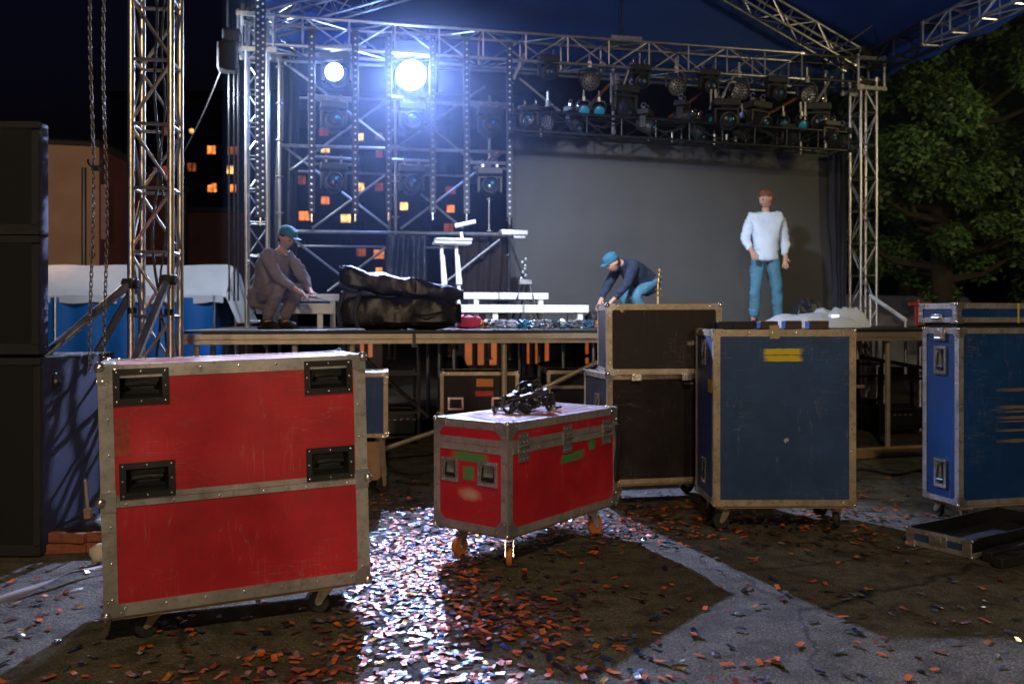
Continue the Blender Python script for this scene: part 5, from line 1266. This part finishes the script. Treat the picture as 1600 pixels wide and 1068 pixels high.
    for x in (-.03,.03):
        MB().ball((x*s,-.083*s,.006*s), .011*s, 8, X=HX).build('eye', M['eye'], o)
    MB().box((0,-.088*s,-.052*s),(.042*s,.008*s,.008*s),HX).build('mouth', mat('lips',(.35,.1,.08),.5), o, bevel=.002)
    hm_ = MB(); vs = []; fs = []
    for j in range(13):
        ph = math.pi*.62*j/12
        for i in range(24):
            t_ = 2*math.pi*i/24; d = Vector((math.sin(ph)*math.cos(t_), math.sin(ph)*math.sin(t_), math.cos(ph)))
            zc_ = d.z
            if d.y < -.1: 
                lim = .38; zc_ = max(zc_, lim) if d.y < -.25 else max(zc_, .1)
            r_ = 1.12+.05*noise.noise(d*7)
            vs.append(HX @ Vector((d.x*.078*r_*s, (d.y*.098*r_+.004)*s, zc_*.118*r_*s)))
    for j in range(12):
        for i in range(24): fs.append((j*24+i, (j+1)*24+i, (j+1)*24+(i+1) % 24, j*24+(i+1) % 24))
    hm_.add(vs, fs); hm_.build('hair', M[hair], o)
    if cap:
        c_ = MB(); c_.lathe([(.094*s,.045*s),(.098*s,.07*s),(.085*s,.115*s),(.05*s,.14*s),(.01*s,.147*s)], HX @ Matrix.Scale(1.16,4,(0,1,0)), 20); c_.prism([(-.06*s,-.09*s),(.06*s,-.09*s),(.05*s,-.17*s),(-.05*s,-.17*s)], .05*s, .058*s, HX); c_.build('cap', M[cap], o)
    k = 1.38
    nd2 = {n_: (nd[n_][0], nd[n_][1]*k*1.26) for n_ in ('pelvis','belly','chest')}
    nd2['collar'] = (V['chest'].lerp(V['neck'],.75), .075*s); ed2 = [('pelvis','belly'),('belly','chest'),('chest','collar')]
    for sd in ('l','r'):
        for n_ in ('sh','el'): nd2[n_+sd] = (nd[n_+sd][0], nd[n_+sd][1]*1.6)
        nd2['cu'+sd] = (V['el'+sd].lerp(V['wr'+sd],.93), .042*s); ed2 += [('chest','sh'+sd),('sh'+sd,'el'+sd),('el'+sd,'cu'+sd)]
    nd2['hem'] = (V['pelvis']+(V['pelvis']-V['chest']).normalized()*.07*s, .175*s); nd2['pelvis'] = (nd2['pelvis'][0], .178*s); ed2.append(('pelvis','hem')); nd2['hemb'] = (V['pelvis']+(V['pelvis']-V['chest']).normalized()*.13*s, .165*s); ed2.append(('hem','hemb'))
    jk = skinned(nd2, ed2, 'chest', sub=3)
    jk.v = folds(jk.v, .020)
    jo = jk.build('jacket', M[top], o, ang=80)
    nk = V['neck']; ax_ = (V['neck']-V['chest']).normalized(); cx_ = ax_.orthogonal().normalized(); cy_ = ax_.cross(cx_)
    MB().path([nk-ax_*.03*s+(cx_*math.cos(i*.524)+cy_*math.sin(i*.524))*.066*s for i in range(12)], .016*s, 7, closed=True).build('collar', M[top], jo)
    nd3 = {'pelvis': (V['pelvis'], .105*s)}; ed3 = []
    for sd in ('l','r'):
        nd3['hp'+sd] = (V['hp'+sd], .092*s); nd3['th'+sd] = (V['hp'+sd].lerp(V['kn'+sd],.5), .095*s); nd3['kn'+sd] = (V['kn'+sd], .078*s); nd3['cf'+sd] = (V['kn'+sd].lerp(V['an'+sd],.5), .072*s); nd3['hem'+sd] = (V['kn'+sd].lerp(V['an'+sd],.95), .066*s)
        ed3 += [('pelvis','hp'+sd),('hp'+sd,'th'+sd),('th'+sd,'kn'+sd),('kn'+sd,'cf'+sd),('cf'+sd,'hem'+sd)]
    tz = skinned(nd3, ed3, 'pelvis', sub=3); tz.v = folds(tz.v, .018)
    tz.build('trousers', M[trousers], o, ang=80)
    for sd in ('l','r'):
        a = V['an'+sd]; b = V['to'+sd]; mb = MB(); q = (b-a); q.z = 0; yw = math.atan2(q.x, -q.y); XX = Matrix.Translation((a.x,a.y,0)) @ RZ(yw)
        mb.ball((0,-.07*s,.045*s), .06*s, 14, (.85,2.3,.75), XX); mb.box((0,-.06*s,.012*s),(.09*s,.27*s,.024*s),XX); mb.lathe([(.05*s,.04*s),(.052*s,.11*s)], XX, 12); mb.build('shoe', M[shoe], o)
    return o
stand = dict(pelvis=(0,0,.95), chest=(0,-.005,1.27), neck=(0,.0,1.48), head=(0,-.03,1.63), shl=(.175,.01,1.40), elrr=(0,0,0), shr=(-.175,.01,1.40), ell=(.25,.06,1.13), elr=(-.26,.02,1.13), wrl=(.24,-.02,.89), wrr=(-.21,-.17,.97),
    hpl=(.09,0,.92), hpr=(-.09,0,.92), knl=(.14,-.02,.50), knr=(-.13,-.05,.50), anl=(.17,.04,.09), anr=(-.15,.0,.09), tol=(.19,-.12,.035), tor=(-.18,-.15,.035))
stand.pop('elrr'); stand['look'] = (-.75,-.5,0); stand['nod'] = (12,)
p3 = PS(1196,505,2.75)
person('man in pale blue jacket and jeans standing on the stage in front of the screen', (p3.x,p3.y,DZ), R(-6), stand, 'jacket', 'jeans', 'hairred', 1.05)
squat = dict(pelvis=(0,.16,.36), chest=(0,-.03,.68), neck=(0,-.12,.86), head=(0,-.19,.99), shl=(.17,-.07,.80), shr=(-.17,-.07,.80), ell=(.21,-.26,.56), elr=(-.21,-.26,.56), wrl=(.1,-.44,.42), wrr=(-.1,-.44,.42),
    hpl=(.09,.14,.34), hpr=(-.09,.14,.34), knl=(.15,-.26,.47), knr=(-.15,-.26,.47), anl=(.13,.0,.09), anr=(-.13,.0,.09), tol=(.14,-.16,.035), tor=(-.14,-.16,.035), nod=(25,))
p1 = PS(440,505,1.2)
person('person in beige coat and blue cap crouching on the stage near the rear left tower', (p1.x-.08,p1.y,DZ), R(60), squat, 'greyc', 'greyc', 'hair', .92, cap='bcap')
bent = dict(pelvis=(0,.28,.60), chest=(0,-.02,.80), neck=(0,-.18,.86), head=(0,-.30,.85), shl=(.17,-.08,.82), shr=(-.17,-.08,.82), ell=(.2,-.22,.56), elr=(-.2,-.24,.56), wrl=(.12,-.38,.36), wrr=(-.12,-.40,.36),
    hpl=(.09,.27,.58), hpr=(-.09,.27,.58), knl=(.13,-.03,.44), knr=(-.13,-.03,.44), anl=(.13,.16,.09), anr=(-.13,.16,.09), tol=(.14,.0,.035), tor=(-.14,.0,.035), nod=(35,))
p2 = PS(978,505,2.3)
person('person in dark navy top and blue cap bending down behind the brown-black case', (p2.x+.06,p2.y,DZ), R(-60), bent, 'navy', 'jeans', 'hair', .93, cap='bcap')
p4 = P(703,545,13.2)
person('dark clothed person crouching on the ground far under the stage beside the orange kiosk', (p4.x,p4.y,0), R(20), squat, 'navy', 'black', 'hair', .92)

shade_pose = dict(stand); shade_pose['look'] = (0,1,0)
person('figure added unseen behind the viewpoint to shade the red case, just right of centre', (.22,-2.0,0), R(170), stand, 'navy', 'jeans', 'hair', 1.0)  # unseen figure, added to throw shade on the large red case
person('figure added unseen behind the viewpoint to shade the blue case, slightly left of centre', (-.12,-1.5,0), R(190), stand, 'navy', 'black', 'hair', .98)  # unseen figure, added to cast a shadow on the blue case
# cables swagging under the light trusses and over the floor
random.seed(5)
sw = [(820,176,905,178,14),(905,180,985,176,20),(1000,188,1080,190,16),(1090,196,1180,196,22),(1190,200,1290,206,18),(700,84,800,92,14),(830,100,940,108,12),(1060,112,1160,120,14),(455,80,555,84,12)]
for i, (x0,y0,x1,y1,sg_) in enumerate(sw):
    a = PS(x0,y0,3.1 if i < 5 else 3.7); b = PS(x1,y1,3.1 if i < 5 else 3.7); n_ = 14
    pts = [a.lerp(b,k/n_)-Vector((0,0,sg_*.009*4*(k/n_)*(1-k/n_)+.01*math.sin(k*2.1))) for k in range(n_+1)]
    tag(MB().path(pts,.011,6).build('swag_cable', M['rubber']), 'black cable swag number %d from the left under the stage trusses' % (1+sorted(q_[0] for q_ in sw).index(x0)), 'cable', 'cable swags under the trusses')
for i, (pts, lab) in enumerate((([(585,735),(640,742),(700,735),(760,742),(850,738),(960,745)],'black cable snaking across the ground under the stage edge'),([(1340,735),(1390,742),(1440,738),(1500,745),(1600,742)],'black cable lying along the ground by the timber at right'),([(570,760),(620,752),(680,762)],'short black cable end behind the centre red case'))):
    gp = [G(*p) for p in pts]; q = []
    for k in range(len(gp)-1):
        for j in range(6): t_ = j/6; q.append(gp[k].lerp(gp[k+1],t_)+Vector((0,.05*math.sin((k+t_)*4),.014)))
    tag(MB().path(q,.012,6).build('floor_cable', M['rubber']), lab, 'cable', 'cables on the ground')
# ================================================================ confetti
random.seed(23)
cm = [mat('silver_foil',(.42,.45,.52),.26,.85,.1,30), mat('orange_foil',(.72,.15,.02),.4,.15,.25,30), mat('copper_foil',(.30,.07,.03),.32,.5,.3,30), mat('gold_foil',(.7,.36,.03),.2,.9,.2,30), mat('blue_foil',(.05,.11,.24),.25,.8,.2,30), mat('dark_foil',(.04,.035,.045),.3,.5,.2,30)]
for m_ in cm:
    b_ = m_.node_tree.nodes['Principled BSDF']; b_.inputs['Coat Weight'].default_value = .8; b_.inputs['Coat Roughness'].default_value = .16
cn = ['silver','orange','copper','gold','blue','dark']
wts = [.24,.30,.17,.06,.13,.10]
def slip_verts(sd):
    rnd = random.Random(sd); L, W = .054*rnd.uniform(.6,1.15), .021*rnd.uniform(.8,1.15); c_ = rnd.uniform(-.006,.012); tw_ = rnd.uniform(-.15,.15)
    vs = []
    for i in range(4):
        x = (i/3-.5)*L; z = .0025+max(0,c_)*(1-(2*i/3-1)**2)*.6 + max(0,-c_)*(2*i/3-1)**2
        a = tw_*(i/3-.5)
        for sgn in (-1,1): vs.append(Vector((x, sgn*W/2*math.cos(a), z+abs(W/2*math.sin(a))+sgn*W/2*math.sin(a))))
    return vs
shapes = [slip_verts(i) for i in range(6)]
SF = [(0,2,3,1),(2,4,5,3),(4,6,7,5)]
pos = []
def addp(x, y):
    if y < 2.2 or abs(x) > .62*y+.1: return
    # keep off the footprints of things
    pos.append((x, y))
def clus(n, cx, cy, sx, sy):
    for _ in range(n): addp(random.gauss(cx, sx), random.gauss(cy, sy))
clus(1450,-.50,4.65,.20,.50); clus(260,-.35,3.4,.28,.35); clus(380,.4,5.5,.45,.28); clus(210,-.05,3.85,.17,.15); clus(380,.5,5.7,.8,.3)
clus(600,1.9,5.9,1.1,.5); clus(260,-.9,6.3,.7,.5); clus(70,-1.0,3.3,.4,.2); clus(60,.1,3.3,.3,.2)
for _ in range(1700):
    y = 2.4+5.4*random.random()**.5; x = random.uniform(-.6,.6)*y
    d = noise.noise(Vector((x*1.1,y*1.1,4)))
    if random.random() < .35+.9*d: addp(x, y)
for _ in range(440):
    y = random.uniform(2.4,4.4); addp(random.uniform(-.6,.6)*y, y)
pos = [p for p in pos if not (p[0] < -2.3 and p[1] > 4.8)]
pos.sort(key=lambda p: p[1])
first, rest = [], []
def infr(p): return 800+FPX*p[0]/p[1] > 5 and 800+FPX*p[0]/p[1] < 1595 and HY+CH*FPX/p[1] < 1064
for p in pos:
    if infr(p) and len(first) < 290 : first.append(p)
    elif p[1] > 2.5: rest.append(p)
protos = {}
def pickc(): return random.choices(range(6), wts)[0]
def trand():
    return Matrix.Rotation(random.uniform(0,6.283),4,'Z') @ RX(R(random.gauss(0,5))) @ RY(R(random.gauss(0,5)))
words = {'silver':'pale silver foil confetti slip lying on the asphalt','orange':'bright orange foil confetti slip lying on the asphalt','copper':'dull copper foil confetti slip lying on the asphalt','gold':'shiny gold foil confetti slip lying on the asphalt','blue':'blue metallic confetti slip lying on the asphalt','dark':'dark grey confetti slip lying on the asphalt'}
for (x, y) in first:
    c_ = pickc(); sh_ = random.randrange(6)
    if (c_, sh_) not in protos: o = MB().add(shapes[sh_], SF).build('confetti_slip', cm[c_], smooth=False); protos[(c_, sh_)] = o
    else: o = protos[(c_, sh_)].copy(); COL.objects.link(o)
    o.location = (x, y, .003+random.random()*.004); o.rotation_euler = trand().to_euler()
    tag(o, words[cn[c_]], 'confetti', cn[c_]+' confetti slips on the ground')
mb = MB()
for (x, y) in rest:
    c_ = pickc(); Q = Matrix.Translation((x,y,.003+random.random()*.012)) @ trand()
    mb.add([Q @ v for v in shapes[random.randrange(6)]], SF, c_)
tag(mb.build('scattered_confetti', cm, smooth=False), 'thousands of small foil confetti slips strewn over the asphalt', 'confetti', None, 'stuff')

# ================================================================ haze over the stage
if HAZE:
    hz = bpy.data.materials.new('haze'); hz.use_nodes = True; nt = hz.node_tree
    nt.nodes.remove(nt.nodes['Principled BSDF']); vs_ = nt.nodes.new('ShaderNodeVolumeScatter'); vs_.inputs['Density'].default_value = HAZE; vs_.inputs['Anisotropy'].default_value = .68; vs_.inputs['Color'].default_value = (.45,.62,1,1)
    nt.links.new(vs_.outputs[0], nt.nodes['Material Output'].inputs['Volume'])
    mb = MB(); mb.prism([tuple(S(u,v,0).xy) for u,v in ((.35,-.2),(9.9,-.2),(9.9,5.1),(.35,5.1))], 1.5, 5.42)
    tag(mb.build('stage_haze', hz, smooth=False), 'thin blue haze hanging over the stage', 'haze', None, 'stuff')
